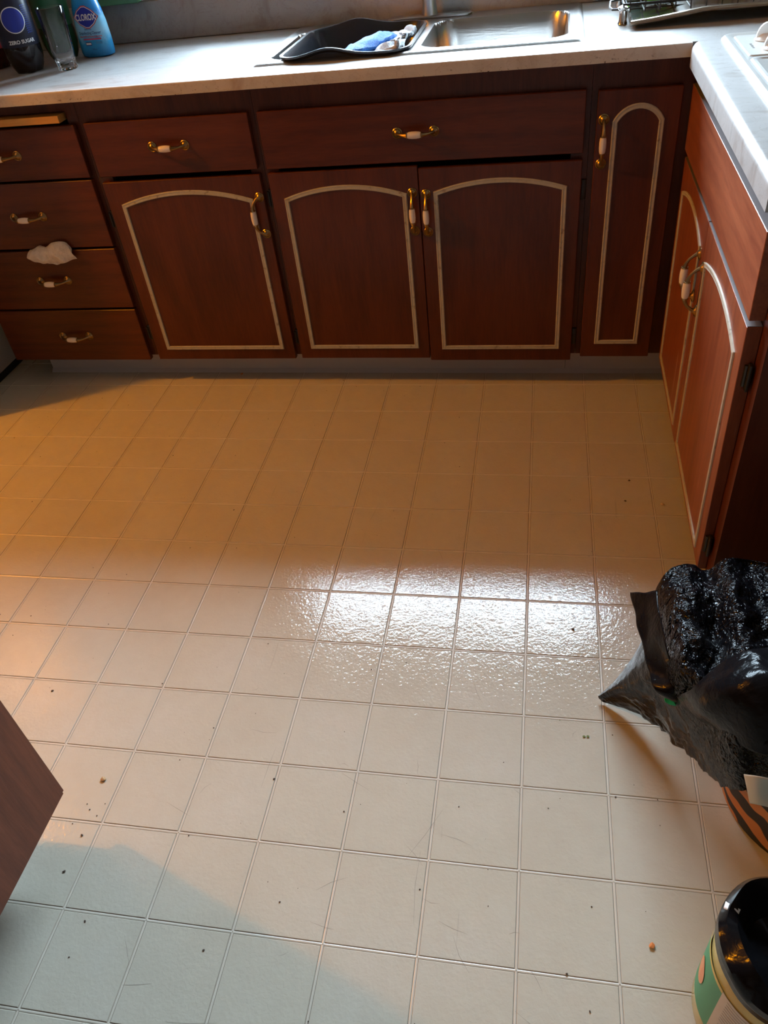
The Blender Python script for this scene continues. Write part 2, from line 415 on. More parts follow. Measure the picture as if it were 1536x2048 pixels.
# backsplash and its ledge
tag(boxobj('trim_1', (-1.85, XR, 0.615, YB, 0.9145, 1.022), splash_m, bev=0.003, seg=2), kind='structure')
tag(boxobj('trim_2', (WX0-0.3, XR, 0.625, YB, 1.0225, 1.06), window_paint, bev=0.002), kind='structure')
# outside: an unseen eave added to block high sky light, and the yard
tag(boxobj('added_eave', (XL, XR+0.5, YB+0.12, YB+0.70, 2.72, 2.80), window_paint), kind='structure')
tag(boxobj('ground', (-12, 12, YB+0.2, 20, -0.3, -0.2), plain('dry_grass', (0.12, 0.13, 0.06), 0.9)), kind='structure')
# toe-kick cove base
bb = bmesh.new(); box(bb, -1.752, 0.052, 0.088, 0.1, 0, 0.104); box(bb, 0.0535, 0.40, 0.088, 0.1, 0, 0.104)
box(bb, -1.752, -1.740, 0.1, 0.56, 0, 0.104)
loft(bb, [[(x, 0.088, 0.012), (x, 0.078, 0.001), (x, 0.078, 0.0), (x, 0.088, 0.0)] for x in (-1.755, 0.40)], cap0=True, cap1=True)
tag(link('baseboard_back', tomesh(bb), toe_m, smooth=False), kind='structure')
tag(boxobj('baseboard_right', (0.40, 0.412, -0.90, 0.088, 0, 0.104), toe_m), kind='structure')

# ================================================================ CABINET PARTS
def handle(parent, c, axis, out, lean=0.0, L=0.096):
    """bow handle: rosettes at both ends, brass arms, porcelain barrel. axis/out are unit vectors"""
    c = Vector(c); ax = Vector(axis); o = Vector(out); s = ax.cross(o)
    bow = (o*math.cos(lean) + s*math.sin(lean))
    def p(t, h): return c + ax*t + bow*h
    for e in (-1, 1):
        b = bmesh.new()
        base = c + ax*(e*L/2)
        rot = o.to_track_quat('Z', 'Y').to_matrix().to_4x4()
        t = bmesh.new(); lathe(t, [(0.0135, 0), (0.0135, 0.0018), (0.0115, 0.0036), (0.0098, 0.0022), (0.0080, 0.0040), (0.0050, 0.0075), (0.0012, 0.0088)], n=16)
        bmesh.ops.scale(t, vec=(1, 1, 1), verts=t.verts)
        join(b, t, Matrix.Translation(base) @ rot)
        tube(b, [base+o*0.004, p(e*L*0.46, 0.012), p(e*L*0.38, 0.021), p(e*L*0.28, 0.0265), p(e*L*0.20, 0.028)], [0.0050, 0.0042, 0.0034, 0.0046, 0.0062], 8)
        tube(b, [p(e*L*0.205, 0.028), p(e*L*0.180, 0.028)], [0.0078, 0.0078], 10)
        link('handle_arm', tomesh(b), brass, parent)
    g = bmesh.new(); k = L*0.18
    tube(g, [p(-k, .028), p(-k*0.8, .028), p(-k*0.3, .028), p(k*0.3, .028), p(k*0.8, .028), p(k, .028)], [0.0066, 0.0080, 0.0088, 0.0088, 0.0080, 0.0066], 14)
    link('handle_grip', tomesh(g), porc, parent)['label'] = 'cream porcelain handle grip'
def arch_inlay(parent, f, x0, x1, z0, zs, za, w=0.013, h=0.0035):
    """routed cream moulding, arch on top; f(x, z, out) -> world"""
    pts = [(x0, z0), (x0, zs)]
    n = 16
    rise = za-zs; half = (x1-x0)/2; R = (half*half+rise*rise)/(2*rise); cx = (x0+x1)/2; cz = za-R
    a0 = math.asin(half/R)
    arc = [(cx+R*math.sin(-a0+2*a0*k/n), cz+R*math.cos(-a0+2*a0*k/n)) for k in range(n+1)]
    pts = [(x0, z0)] + arc + [(x1, z0)]
    b = bmesh.new(); m = len(pts); prof = [(-0.5, 0), (-0.45, 0.75), (-0.3, 1), (-0.08, 0.82), (0.08, 0.82), (0.3, 1), (0.45, 0.75), (0.5, 0)]
    rings = []
    for i in range(m):
        a, c_, d = Vector(pts[i-1]), Vector(pts[i]), Vector(pts[(i+1) % m])
        n1 = Vector((-(c_-a).y, (c_-a).x)).normalized(); n2 = Vector((-(d-c_).y, (d-c_).x)).normalized()
        nn = (n1+n2).normalized(); k = w/max(0.5, nn.dot(n1))
        rings.append([f(c_.x+nn.x*k*q, c_.y+nn.y*k*q, hh*h) for q, hh in prof])
    rings.append(rings[0])
    V = [[b.verts.new(p) for p in r] for r in rings[:-1]]
    for i in range(m):
        A, B = V[i], V[(i+1) % m]
        for q in range(len(prof)-1): b.faces.new((A[q], B[q], B[q+1], A[q+1]))
    link('moulding', tomesh(b), inlay_m, parent, smooth=False)['label'] = 'cream arched moulding line'
def hinge(parent, c, vert=True, along='x'):
    b = bmesh.new(); x, y, z = c
    if along == 'x': box(b, x-0.007, x+0.008, y-0.003, y+0.004, z-0.026, z+0.026, 0.003, 2); tube(b, [(x-0.007, y-0.003, z-0.02), (x-0.007, y-0.003, z+0.02)], 0.004, 8)
    else: box(b, x-0.003, x+0.004, y-0.010, y+0.004, z-0.026, z+0.026, 0.003, 2); tube(b, [(x-0.004, y+0.004, z-0.02), (x-0.004, y+0.004, z+0.02)], 0.004, 8)
    link('hinge', tomesh(b), hinge_m if along == 'y' else blackm, parent)
YD = 0.0; TH = 0.018
def front(parent, name, x0, x1, z0, z1, mat, tilt=0.0):
    b = bx(x0, x1, YD, YD+TH-0.0005, z0, z1, bev=0.0015)
    if tilt:
        c = Vector(((x0+x1)/2, 0, (z0+z1)/2)); bmesh.ops.rotate(b, cent=c, matrix=Matrix.Rotation(tilt, 3, 'Y'), verts=b.verts)
    return link(name, tomesh(b), mat, parent)
def carcass(parent, x0, x1, z0=0.105, z1=0.886, openings=()):
    """box body plus a face frame of stiles and rails around the openings"""
    b = bmesh.new(); ya = YD+TH+0.018
    for q in ((x0+0.0005, x0+0.016, ya, 0.60, z0, z1), (x1-0.016, x1-0.0005, ya, 0.60, z0, z1), (x0+0.016, x1-0.016, ya, 0.60, z0, z0+0.016), (x0+0.016, x1-0.016, 0.59, 0.60, z0+0.016, z1)): box(b, *q)
    link('cabinet_box', tomesh(b), wood_dark, parent, smooth=False)
    f = bmesh.new(); y0, y1 = YD+TH, YD+TH+0.0175
    zs = sorted({z0, z1} | {z for o in openings for z in o[2:]})
    xs = sorted({x0, x1} | {x for o in openings for x in o[:2]})
    for a, c_ in zip(xs, xs[1:]):
        for d, e in zip(zs, zs[1:]):
            mx, mz = (a+c_)/2, (d+e)/2
            if any(o[0] < mx < o[1] and o[2] < mz < o[3] for o in openings): continue
            box(f, a, c_, y0, y1, d, e)
    link('face_frame', tomesh(f), wood_v, parent, smooth=False)
fx = lambda x, z, o: Vector((x, YD-o, z))

# ---- drawer bank
cab = empty('drawer_cabinet', (-1.555, 0.3, 0.105), 'cherry wood cabinet with four stacked drawers at the left end of the counter', 'cabinet')
carcass(cab, -1.815, -1.292, openings=[(-1.79, -1.325, 0.13, 0.856)])
for z0, z1, hx, t in ((0.685, 0.824, -1.555, 0.0), (0.484, 0.678, -1.548, 0.0), (0.284, 0.476, -1.546, -0.003), (0.095, 0.277, -1.545, 0.0)):
    d = front(cab, 'drawer', -1.812, -1.303, z0, z1, wood_h, t)
    handle(d, (hx, YD, (z0+z1)/2), (1, 0, 0), (0, -1, 0))
brd = boxobj('cutting_board', (-1.785, -1.333, -0.012, 0.40, 0.8335, 0.852), yellow_wood, bev=0.001)
tag(brd, 'yellow wooden pull-out cutting board slotted above the top left drawer', 'cutting board')
# ---- base cabinet with one drawer and one door
cab = empty('base_cabinet', (-1.035, 0.3, 0.105), 'cherry wood cabinet with one drawer above one arched-moulding door, right of the four drawers', 'cabinet')
carcass(cab, -1.291, -0.786, openings=[(-1.245, -0.825, 0.14, 0.80)])
d = front(cab, 'drawer', -1.273, -0.799, 0.684, 0.826, wood_h, 0.0); handle(d, (-1.040, YD, 0.757), (1, 0, 0), (0, -1, 0))
d = front(cab, 'door', -1.272, -0.796, 0.098, 0.669, wood_v, -0.004)
arch_inlay(d, fx, -1.226, -0.835, 0.140, 0.601, 0.632)
handle(d, (-0.810, YD, 0.5585), (0, 0, 1), (0, -1, 0), lean=-0.85, L=0.103)
hinge(d, (-1.280, YD+TH-0.004, 0.56)); hinge(d, (-1.280, YD+TH-0.004, 0.19))
# ---- sink cabinet
cab = empty('sink_cabinet', (-0.355, 0.3, 0.105), 'wide cherry wood cabinet under the sink with a false drawer and two arched doors', 'cabinet')
carcass(cab, -0.785, 0.077, openings=[(-0.745, 0.035, 0.14, 0.80)])
d = front(cab, 'false_drawer', -0.773, 0.064, 0.682, 0.826, wood_h, 0.0); handle(d, (-0.357, YD, 0.755), (1, 0, 0), (0, -1, 0))
d = front(cab, 'door', -0.774, -0.3595, 0.100, 0.671, wood_v)
arch_inlay(d, fx, -0.732, -0.399, 0.141, 0.598, 0.626); handle(d, (-0.377, YD, 0.552), (0, 0, 1), (0, -1, 0), L=0.103)
hinge(d, (-0.779, YD+TH-0.004, 0.60)); hinge(d, (-0.779, YD+TH-0.004, 0.17))
d = front(cab, 'door', -0.3575, 0.064, 0.092, 0.665, wood_v)
arch_inlay(d, fx, -0.314, 0.023, 0.137, 0.599, 0.626); handle(d, (-0.340, YD, 0.547), (0, 0, 1), (0, -1, 0), L=0.103)
hinge(d, (0.070, YD+TH-0.004, 0.588)); hinge(d, (0.070, YD+TH-0.004, 0.165))
# ---- narrow cabinet
cab = empty('narrow_cabinet', (0.2, 0.3, 0.105), 'tall narrow cherry cabinet with one slim arched door, right of the sink cabinet', 'cabinet')
carcass(cab, 0.078, 0.334, openings=[(0.12, 0.26, 0.14, 0.78)])
d = front(cab, 'door', 0.092, 0.286, 0.104, 0.822, wood_v)
arch_inlay(d, fx, 0.136, 0.245, 0.153, 0.750, 0.784); handle(d, (0.109, YD, 0.706), (0, 0, 1), (0, -1, 0), L=0.103)
# ---- right-hand cabinet (under the cooktop)
cab = empty('cooktop_cabinet', (0.64, -0.46, 0.105), 'cherry cabinet under the white cooktop, with scratched false front and two doors', 'cabinet')
boxobj('cabinet_box', (0.352, 0.93, -0.916, 0.016, 0.105, 0.872), wood_dark, cab)
boxobj('end_panel', (0.3335, 0.93, -0.934, -0.9165, 0.105, 0.872), wood_v, cab)
f = bmesh.new()
for a in ((-0.9165, -0.86, 0.105, 0.872), (-0.045, 0.016, 0.105, 0.872), (-0.86, -0.045, 0.82, 0.872), (-0.86, -0.045, 0.64, 0.69), (-0.86, -0.045, 0.105, 0.14), (-0.46, -0.41, 0.14, 0.64)):
    box(f, 0.334, 0.3515, a[0], a[1], a[2], a[3])
link('face_frame', tomesh(f), wood_v, cab, smooth=False)
def xo(z): return 0.3160 - 0.0070*(z-0.10)/0.56       # the doors hang slightly open at the top
def side_front(name, y0, y1, z0, z1, mat):
    b = bmesh.new()
    loft(b, [[(xo(z), y0, z), (xo(z), y1, z), (0.3335, y1, z), (0.3335, y0, z)] for z in (z0, z1)], cap0=True, cap1=True)
    bmesh.ops.bevel(b, geom=b.edges[:], offset=0.001, segments=1, affect='EDGES')
    return link(name, tomesh(b), mat, cab)
ff_ = side_front('false_front', -0.889, 0.012, 0.676, 0.822, wood_y); ff_['label'] = 'false drawer front with pale scratches'
dust_m = plain('dusty_grey_edge', (0.15, 0.135, 0.14), 0.6)
def dusty(p_, y0, y1, z): boxobj('top_edge', (xo(z)+0.0005, 0.333, y0, y1, z, z+0.0012), dust_m, p_)['label'] = 'dusty grey top edge'
dusty(ff_, -0.888, 0.011, 0.8222)
fy = lambda y, z, o: Vector((xo(z)-o, y, z))
d = side_front('door', -0.434, -0.012, 0.108, 0.664, wood_vs)
dusty(d, -0.433, -0.013, 0.6642)
arch_inlay(d, fy, -0.385, -0.055, 0.135, 0.592, 0.622, w=0.011); handle(d, (xo(.53), -0.396, 0.532), (0, 0, 1), (-1, 0, 0), L=0.098)
d = side_front('door', -0.887, -0.437, 0.110, 0.664, wood_vs)
dusty(d, -0.886, -0.438, 0.6642)
arch_inlay(d, fy, -0.838, -0.476, 0.135, 0.590, 0.618, w=0.011); handle(d, (xo(.53), -0.452, 0.524), (0, 0, 1), (-1, 0, 0), L=0.098)
hinge(d, (0.326, -0.893, 0.575), along='y'); hinge(d, (0.326, -0.893, 0.185), along='y')

# ================================================================ COUNTERTOP
ct = empty('countertop', (0.0, 0.3, 0.886), 'L-shaped grey marbled laminate countertop running over all the cherry cabinets', 'countertop')
SX0, SX1, SY0, SY1 = -0.775, 0.038, 0.10, 0.592
s = bmesh.new()
for a in ((-1.845, SX0, -0.018, 0.614), (SX0, SX1, -0.018, SY0), (SX0, SX1, SY1, 0.614), (SX1, 0.302, -0.018, 0.614)): box(s, a[0], a[1], a[2], a[3], 0.887, 0.914)
link('slab', tomesh(s), marble_m, ct, smooth=False)
s = bmesh.new(); box(s, 0.302, 0.95, -0.945, -0.0185, 0.8725, 0.914); box(s, 0.302, 0.95, -0.0185, 0.614, 0.887, 0.914)
link('slab', tomesh(s), marble_m, ct, smooth=False)
def edge_prof(r, zt, zb, depth):
    pts = [(0, zt)]
    for k in range(7):
        a = PI/2*k/6; pts.append((depth-r+r*math.sin(a), zt-r+r*math.cos(a)))
    pts += [(depth, zb), (0, zb)]
    return pts
e = bmesh.new(); loft(e, [[(x, -0.0178-o, z) for o, z in edge_prof(0.004, 0.914, 0.886, 0.0122)] for x in (-1.845, 0.288)], cap0=True, cap1=True)
link('front_edge', tomesh(e), marble_edge, ct)
e = bmesh.new()
rings = []
for y, dx in ((-0.945, 0), (-0.06, 0), (-0.035, 0.003), (-0.018, 0.008), (-0.010, 0.016)): rings.append([(0.3020-max(0.0, o-dx), y, z) for o, z in edge_prof(0.013, 0.914, 0.8720, 0.0185)])
loft(e, rings, cap0=True, cap1=True)
link('front_edge', tomesh(e), marble_m, ct)

# ================================================================ SINK
sink = empty('sink', (-0.37, 0.345, 0.914), 'double-bowl stainless steel drop-in sink set in the marbled countertop', 'sink')
OX0, OX1, OY0, OY1 = -0.797, 0.057, 0.080, 0.606
basins = [(-0.573, 0.315, 0.183, 0.183), (-0.168, 0.315, 0.180, 0.183)]
def sd(x, y, cx, cy, hx, hy, r):
    dx, dy = abs(x-cx)-hx+r, abs(y-cy)-hy+r
    return math.hypot(max(dx, 0), max(dy, 0))+min(max(dx, dy), 0)-r
def sinkz(x, y):
    z = 0.9185
    do = sd(x, y, (OX0+OX1)/2, (OY0+OY1)/2, (OX1-OX0)/2, (OY1-OY0)/2, 0.02)
    if do > -0.006: z = 0.9185-0.0040*min(1, (do+0.006)/0.006)**2
    elif do > -0.02: z += 0.002*math.sin(PI*(do+0.02)/0.014)
    for cx, cy, hx, hy in basins:
        d = sd(x, y, cx, cy, hx, hy, 0.055)
        if d < 0.008:
            t = min(1, (0.008-d)/0.030); t = t*t*(3-2*t)
            z = 0.9185-0.150*t - 0.004*min(1, max(0, -d-0.03)/0.12)
            dd = math.hypot(x-cx, y-cy-0.03)
            if dd < 0.045: z -= 0.006
    return z
def axisgrid(a, b, n): return [a+(b-a)*k/n for k in range(n+1)]
gx, gy = axisgrid(OX0, OX1, 170), axisgrid(OY0, OY1, 110)
parts = {'rim': bmesh.new(), 'bowl0': bmesh.new(), 'bowl1': bmesh.new()}; cache = {k: {} for k in parts}
def gv(k, i, j):
    if (i, j) not in cache[k]: cache[k][i, j] = parts[k].verts.new((gx[i], gy[j], sinkz(gx[i], gy[j])))
    return cache[k][i, j]
for i in range(170):
    for j in range(110):
        mx, my = (gx[i]+gx[i+1])/2, (gy[j]+gy[j+1])/2; k = 'rim'
        for q, (cx, cy, hx, hy) in enumerate(basins):
            if sd(mx, my, cx, cy, hx, hy, 0.055) < 0.006: k = 'bowl%d' % q
        parts[k].faces.new((gv(k, i, j), gv(k, i+1, j), gv(k, i+1, j+1), gv(k, i, j+1)))
for k, n in (('rim', 'rim'), ('bowl0', 'bowl'), ('bowl1', 'bowl')):
    me = tomesh(parts[k]); o = link(n, me, steel, sink); me.polygons.foreach_set('use_smooth', [True]*len(me.polygons))
for cx, cy, hx, hy in basins:
    b = bmesh.new(); lathe(b, [(0.040, 0), (0.042, 0.003), (0.036, 0.003), (0.034, 0.0), (0.012, -0.001)], (cx, cy+0.03, 0.7615), 24)
    link('drain', tomesh(b), chrome, sink)
fc = empty('faucet', (-0.383, 0.574, 0.919), 'stainless steel single-lever faucet standing behind the sink bowls', 'faucet')
b = bmesh.new()
loft(b, [rrect(-0.383, 0.572, 0.125, 0.026, 0.024, z) for z in (0.9195, 0.9235)] + [rrect(-0.383, 0.572, 0.119, 0.020, 0.018, 0.926)], cap0=True, cap1=True)
link('base_plate', tomesh(b), steel, fc)
b = bmesh.new(); lathe(b, [(0.024, 0), (0.0225, 0.01), (0.020, 0.03), (0.0195, 0.10), (0.021, 0.125), (0.018, 0.14), (0.006, 0.148)], (-0.383, 0.574, 0.9255), 24)
link('body', tomesh(b), steel, fc)
b = bmesh.new(); tube(b, [(-0.383, 0.566, 1.03), (-0.381, 0.50, 1.10), (-0.378, 0.42, 1.135), (-0.375, 0.35, 1.13), (-0.374, 0.325, 1.10)], [0.013, 0.012, 0.0115, 0.012, 0.013], 14)
link('spout', tomesh(b), steel, fc)
b = bmesh.new(); tube(b, [(-0.383, 0.576, 1.068), (-0.383, 0.590, 1.10), (-0.383, 0.600, 1.15)], [0.008, 0.006, 0.008], 10)
link('lever', tomesh(b), steel, fc)

# ================================================================ DISH TUB AND CLOTHS
CX, CY, HX, HY = -0.549, 0.285, 0.172, 0.203
def wave(x, y):
    if abs(x-CX) > HX-0.02 : return 0
    t = (x-(CX-0.035))/0.065
    return 0.017*math.exp(-t*t*1.1) if abs(y-CY) > HY*0.7 else 0
b = bmesh.new()
R = [rrect(CX, CY, HX-0.045, HY-0.040, 0.05, 0.788), rrect(CX, CY, HX-0.033, HY-0.030, 0.055, 0.795), rrect(CX, CY, HX-0.008, HY-0.007, 0.055, 0.916, zf=wave), rrect(CX, CY, HX+0.004, HY+0.004, 0.058, 0.9235, zf=wave), rrect(CX, CY, HX+0.004, HY+0.004, 0.058, 0.928, zf=wave),
     rrect(CX, CY, HX-0.004, HY-0.004, 0.055, 0.9275, zf=wave), rrect(CX, CY, HX-0.011, HY-0.010, 0.052, 0.916, zf=wave), rrect(CX, CY, HX-0.036, HY-0.033, 0.050, 0.797), rrect(CX, CY, HX-0.05, HY-0.045, 0.045, 0.791)]
loft(b, R, cap0=True, cap1=True)
tub = link('dish_tub', tomesh(b), tub_m); tub.location = (0, 0, 0)
tag(tub, 'black plastic dish tub with a wavy rim sitting in the left sink bowl', 'dish tub')
def nz(p, f, s=0): return noise.noise(Vector(p)*f+Vector((s, s*1.7, 0)))
# white soapy cloth lying in the tub
b = bmesh.new(); n = 46; V = []
for i in range(n+1):
    row = []
    for j in range(n+1):
        x = -0.63+0.235*i/n; y = 0.105+0.32*j/n
        z = 0.862+0.070*(i/n)**1.0+0.020*nz((x, y, 0), 16, 3)+0.012*nz((x, y, 0), 42, 5)-0.02*(j/n)*0
        x += 0.018*nz((x, y, 1), 12, 9); row.append(b.verts.new((min(max(x, -0.66), -0.412), y, z)))
    V.append(row)
for i in range(n):
    for j in range(n): b.faces.new((V[i][j], V[i+1][j], V[i+1][j+1], V[i][j+1]))
cl = solid(link('dish_cloth', tomesh(b), cloth_m), 0.012, -1); tag(cl, 'wet white soapy dish cloth crumpled inside the black tub', 'cloth')
b = bmesh.new(); G = [[(-0.572, 0.135, 0.912), (-0.560, 0.20, 0.920), (-0.555, 0.25, 0.908)], [(-0.540, 0.135, 0.924), (-0.522, 0.22, 0.932), (-0.510, 0.29, 0.920)], [(-0.505, 0.150, 0.926), (-0.485, 0.25, 0.940), (-0.470, 0.33, 0.930)], [(-0.475, 0.20, 0.920), (-0.455, 0.27, 0.926), (-0.445, 0.34, 0.918)]]
patch(b, G, 24, 20, lambda p, a, c: Vector((0, 0, 0.006*nz(p, 50))))
sc = solid(link('scrub_sponge', tomesh(b), scrub_m), 0.02, -1); tag(sc, 'bright blue scrubbing sponge resting on the white cloth in the tub', 'sponge')

# ================================================================ BOTTLES AND GLASS AT THE LEFT
def bottle_prof(h, r): return [(r*0.55, 0.0), (r*0.72, 0.002), (r*0.88, 0.018), (r, 0.045), (r, 0.075), (r*0.97, 0.085), (r*0.98, h*0.35), (r, h*0.55), (r*0.96, h*0.66), (r*0.72, h*0.80), (r*0.36, h*0.90), (r*0.27, h*0.93), (r*0.27, h*0.955)]
def petal(amp, top): return lambda a, z: 1-amp*max(0, 1-z/top)*(0.5+0.5*math.cos(5*a+1.2))
def soda(name, c, h, r, mat, labmat, label, capm, z0=0.085, z1=0.19):
    t = empty(name, c, label, 'bottle')
    b = bmesh.new(); lathe(b, bottle_prof(h, r), c, 40, petal(0.30, 0.05)); link('bottle_body', tomesh(b), mat, t)
    b = bmesh.new(); lathe(b, [(r*1.005, z0), (r*1.008, z0+0.001), (r*1.008, z1-0.001), (r*1.005, z1)], c, 40, cap0=False, cap1=False); link('label_wrap', tomesh(b), labmat, t)
    b = bmesh.new(); lathe(b, [(r*0.30, h*0.945), (r*0.31, h*0.95), (r*0.31, h), (r*0.28, h*1.005)], c, 20); link('cap', tomesh(b), capm, t)
    return t
ZC = 0.9142
cc = (-1.549, 0.274, ZC); cr = 0.0535
cola = soda('soda_bottle', cc, 0.30, cr, cola_m, lab_blue, 'large dark cola bottle with a deep blue label reading ZERO SUGAR', cap_blue, 0.070, 0.20)
face = math.atan2(-2.11-cc[1], -0.013-cc[0]) + 0.10
def cyl(c, r, a0, z0, tilt=0.0):
    def f(x, y, z):
        a = a0 + x/r; rr = r+0.0006+z
        return (c[0]+rr*math.cos(a), c[1]+rr*math.sin(a), c[2]+z0+y+tilt*x)
    return f
link('label_text', text_mesh('ZERO SUGAR', 0.0125, cyl(cc, cr*1.008, face, 0.0785), 0.0002, 0.0004), lab_white, cola, smooth=False)
def disc_on(f, r0, r1, n=40, z=0.0, ex=1.0):
    bm = bmesh.new(); m = 6
    loft(bm, [[Vector(f((r0+(r1-r0)*q/m)*math.cos(2*PI*k/n), (r0+(r1-r0)*q/m)*math.sin(2*PI*k/n)*ex, z)) for k in range(n)] for q in range(m+1)])
    return bm
fcir = cyl(cc, cr*1.008, face-0.1, 0.136)
link('label_ring', tomesh(disc_on(fcir, 0.030, 0.0325, z=0.0006)), lab_white, cola, smooth=False)
link('label_circle', tomesh(disc_on(fcir, 0.0005, 0.030, z=0.0003)), lab_navy, cola, smooth=False)
b = bmesh.new()
for i in range(14):
    for j in range(9):
        x = 0.032+0.0030*j; y = -0.035+0.005*i+0.0015*(j % 2); r = 0.0010*(1-j/12)
        f = cyl(cc, cr*1.008, face-0.1, 0.136)
        b.faces.new([b.verts.new(f(x+r*math.cos(k*PI/3), y+r*math.sin(k*PI/3), 0.0004)) for k in range(6)])
o = link('label_dots', tomesh(b), lab_dots, cola, smooth=False); o['kind'] = 'stuff'
soda('soda_bottle', (-1.715, 0.37, ZC), 0.29, 0.050, red_bottle_m, lab_red, 'dark bottle with a red label at the far left end of the counter', plain('red_cap', (0.4, 0.02, 0.02), 0.4), 0.055, 0.17)
soda('soda_bottle', (-1.518, 0.437, ZC), 0.30, 0.0535, green_bottle_m, plain('green_label', (0.02, 0.11, 0.05), 0.4), 'dark green bottle standing behind the drinking glass', plain('green_cap', (0.02, 0.2, 0.06), 0.4), 0.09, 0.20)
# drinking glass with facetted foot
b = bmesh.new(); gc = (-1.417, 0.262, ZC)
facet = lambda a, z: 1-0.09*max(0, 1-z/0.045)*abs(math.sin(5*a))-0.02*abs(math.sin(5*a))
lathe(b, [(0.001, 0.0), (0.026, 0.0), (0.0285, 0.003), (0.0272, 0.012), (0.031, 0.03), (0.0325, 0.05), (0.0385, 0.155), (0.038, 0.1562), (0.0372, 0.155), (0.0312, 0.05), (0.0285, 0.03), (0.020, 0.019), (0.001, 0.0165)], gc, 40, facet, cap0=False, cap1=False)
bmesh.ops.remove_doubles(b, verts=b.verts, dist=0.0003)
gl = link('drinking_glass', tomesh(b), glass_m); tag(gl, 'clear tall drinking glass with a facetted foot in front of the green bottle', 'glass')
# blue spray bottle
sp = empty('spray_bottle', (-1.400, 0.438, ZC), 'light blue disinfectant cleaner bottle with a red and blue diamond emblem, right of the glass', 'spray bottle')
def sring(z, hx, hy, dx=0.0): 
    c_, s_ = math.cos(-0.10), math.sin(-0.10); r = []
    for x, y, zz in rrect(0, 0, hx, hy, hy*0.92, z, n=8): r.append((c_*(x+dx)-s_*y, s_*(x+dx)+c_*y, zz))
    return r
b = bmesh.new()
rings = [sring(0, 0.040, 0.024), sring(0.004, 0.050, 0.028), sring(0.014, 0.0525, 0.030), sring(0.05, 0.0525, 0.030), sring(0.09, 0.0500, 0.030), sring(0.125, 0.044, 0.029), sring(0.155, 0.036, 0.026, 0.0), sring(0.185, 0.026, 0.022), sring(0.205, 0.017, 0.0165), sring(0.225, 0.0145, 0.0142)]
nn = len(rings[0]); rings = [r[:nn] for r in rings]
mn = min(len(r) for r in rings)
def resamp(r, n=48):
    L = [0]
    for i in range(len(r)): L.append(L[-1]+(Vector(r[(i+1) % len(r)])-Vector(r[i])).length)
    out = []
    for k in range(n):
        t = L[-1]*k/n; i = max(q for q in range(len(r)) if L[q] <= t+1e-9); u = (t-L[i])/max(1e-9, L[i+1]-L[i])
        out.append(Vector(r[i]).lerp(Vector(r[(i+1) % len(r)]), u))
    return out
def aligned(r, n=48):
    cx = sum(p[0] for p in r)/len(r); cy = sum(p[1] for p in r)/len(r)
    pts = resamp(r, 240); out = []
    for k in range(n):
        a = 2*PI*k/n; best = min(pts, key=lambda p: abs(((math.atan2((p.y-cy)*1.7, p.x-cx)-a+PI) % (2*PI))-PI)); out.append(best)
    return out
loft(b, [aligned(sring(*a)) for a in ((0, 0.040, 0.024), (0.004, 0.050, 0.028), (0.014, 0.0525, 0.030), (0.05, 0.0525, 0.030), (0.09, 0.0500, 0.030), (0.125, 0.044, 0.029), (0.155, 0.036, 0.026), (0.185, 0.026, 0.022), (0.205, 0.017, 0.0165), (0.225, 0.0145, 0.0142))], cap0=True, cap1=True)
o = link('bottle_body', tomesh(b), spray_m, sp, loc=(0, 0, 0))
def trig(name, bm_, m): link(name, tomesh(bm_), m, sp, loc=(0, 0, 0))
b = bmesh.new(); lathe(b, [(0.0155, 0.222), (0.0155, 0.242), (0.012, 0.246)], n=20); trig('collar', b, white_p)
b = bmesh.new(); box(b, -0.045, 0.022, -0.011, 0.011, 0.246, 0.275, 0.004, 2); box(b, -0.030, -0.022, -0.006, 0.006, 0.205, 0.247, 0.002); trig('trigger', b, white_p)
def sflat(z0, dx=0.0, out=0.0306):
    c_, s_ = math.cos(-0.10), math.sin(-0.10)
    def f(x, y, z):
        k = abs(x+dx)/0.052; yy = -(out+z) + 0.010*k*k*k*k + max(0, y+z0-0.10)*0.06; xx = x+dx
        return (c_*xx-s_*yy, s_*xx+c_*yy, y+z0)
    return f
def hexa(sx, sy, f, z):
    bm = bmesh.new(); pts = [(-1, 0), (-0.62, 0.62), (-0.15, 0.98), (0.15, 0.98), (0.62, 0.62), (1, 0), (0.62, -0.62), (0.15, -0.98), (-0.15, -0.98), (-0.62, -0.62)]
    c0 = bm.verts.new(f(0, 0, z)); vs = [bm.verts.new(f(a*sx, b_*sy, z)) for a, b_ in pts]
    for i in range(len(vs)): bm.faces.new((c0, vs[i], vs[(i+1) % len(vs)]))
    return bm
fl = sflat(0.106, 0.008)
trig('label_emblem', hexa(0.0406, 0.0299, fl, 0.0006), lab_red); trig('label_emblem', hexa(0.0381, 0.0274, fl, 0.0009), lab_white)
trig('label_emblem', hexa(0.0362, 0.0256, fl, 0.0012), plain('emblem_blue', (0.02, 0.03, 0.33), 0.35))
def slet(s, size, z0, mat, dx=0.0, bold=0.0, sx=1.0, zoff=0.0015, al='CENTER'):
    link('label_text', text_mesh(s, size, sflat(z0, dx, 0.0306+zoff), 0.0001, bold, sx, al), mat, sp, loc=(0, 0, 0), smooth=False)
slet('CLOROX', 0.0225, 0.0985, lab_white, 0.008, bold=0.0006, sx=0.72)
ink = plain('label_navy_ink', (0.01, 0.03, 0.20), 0.4)
slet('Bathroom', 0.0058, 0.0735, ink, 0.006)
slet('Disinfecting Cleaner', 0.0105, 0.0625, ink, 0.008, 0.0001, 0.85)
slet('Kills 99.9% of Viruses & Bacteria', 0.0065, 0.0545, lab_red, 0.008, 0.0001, 0.86)
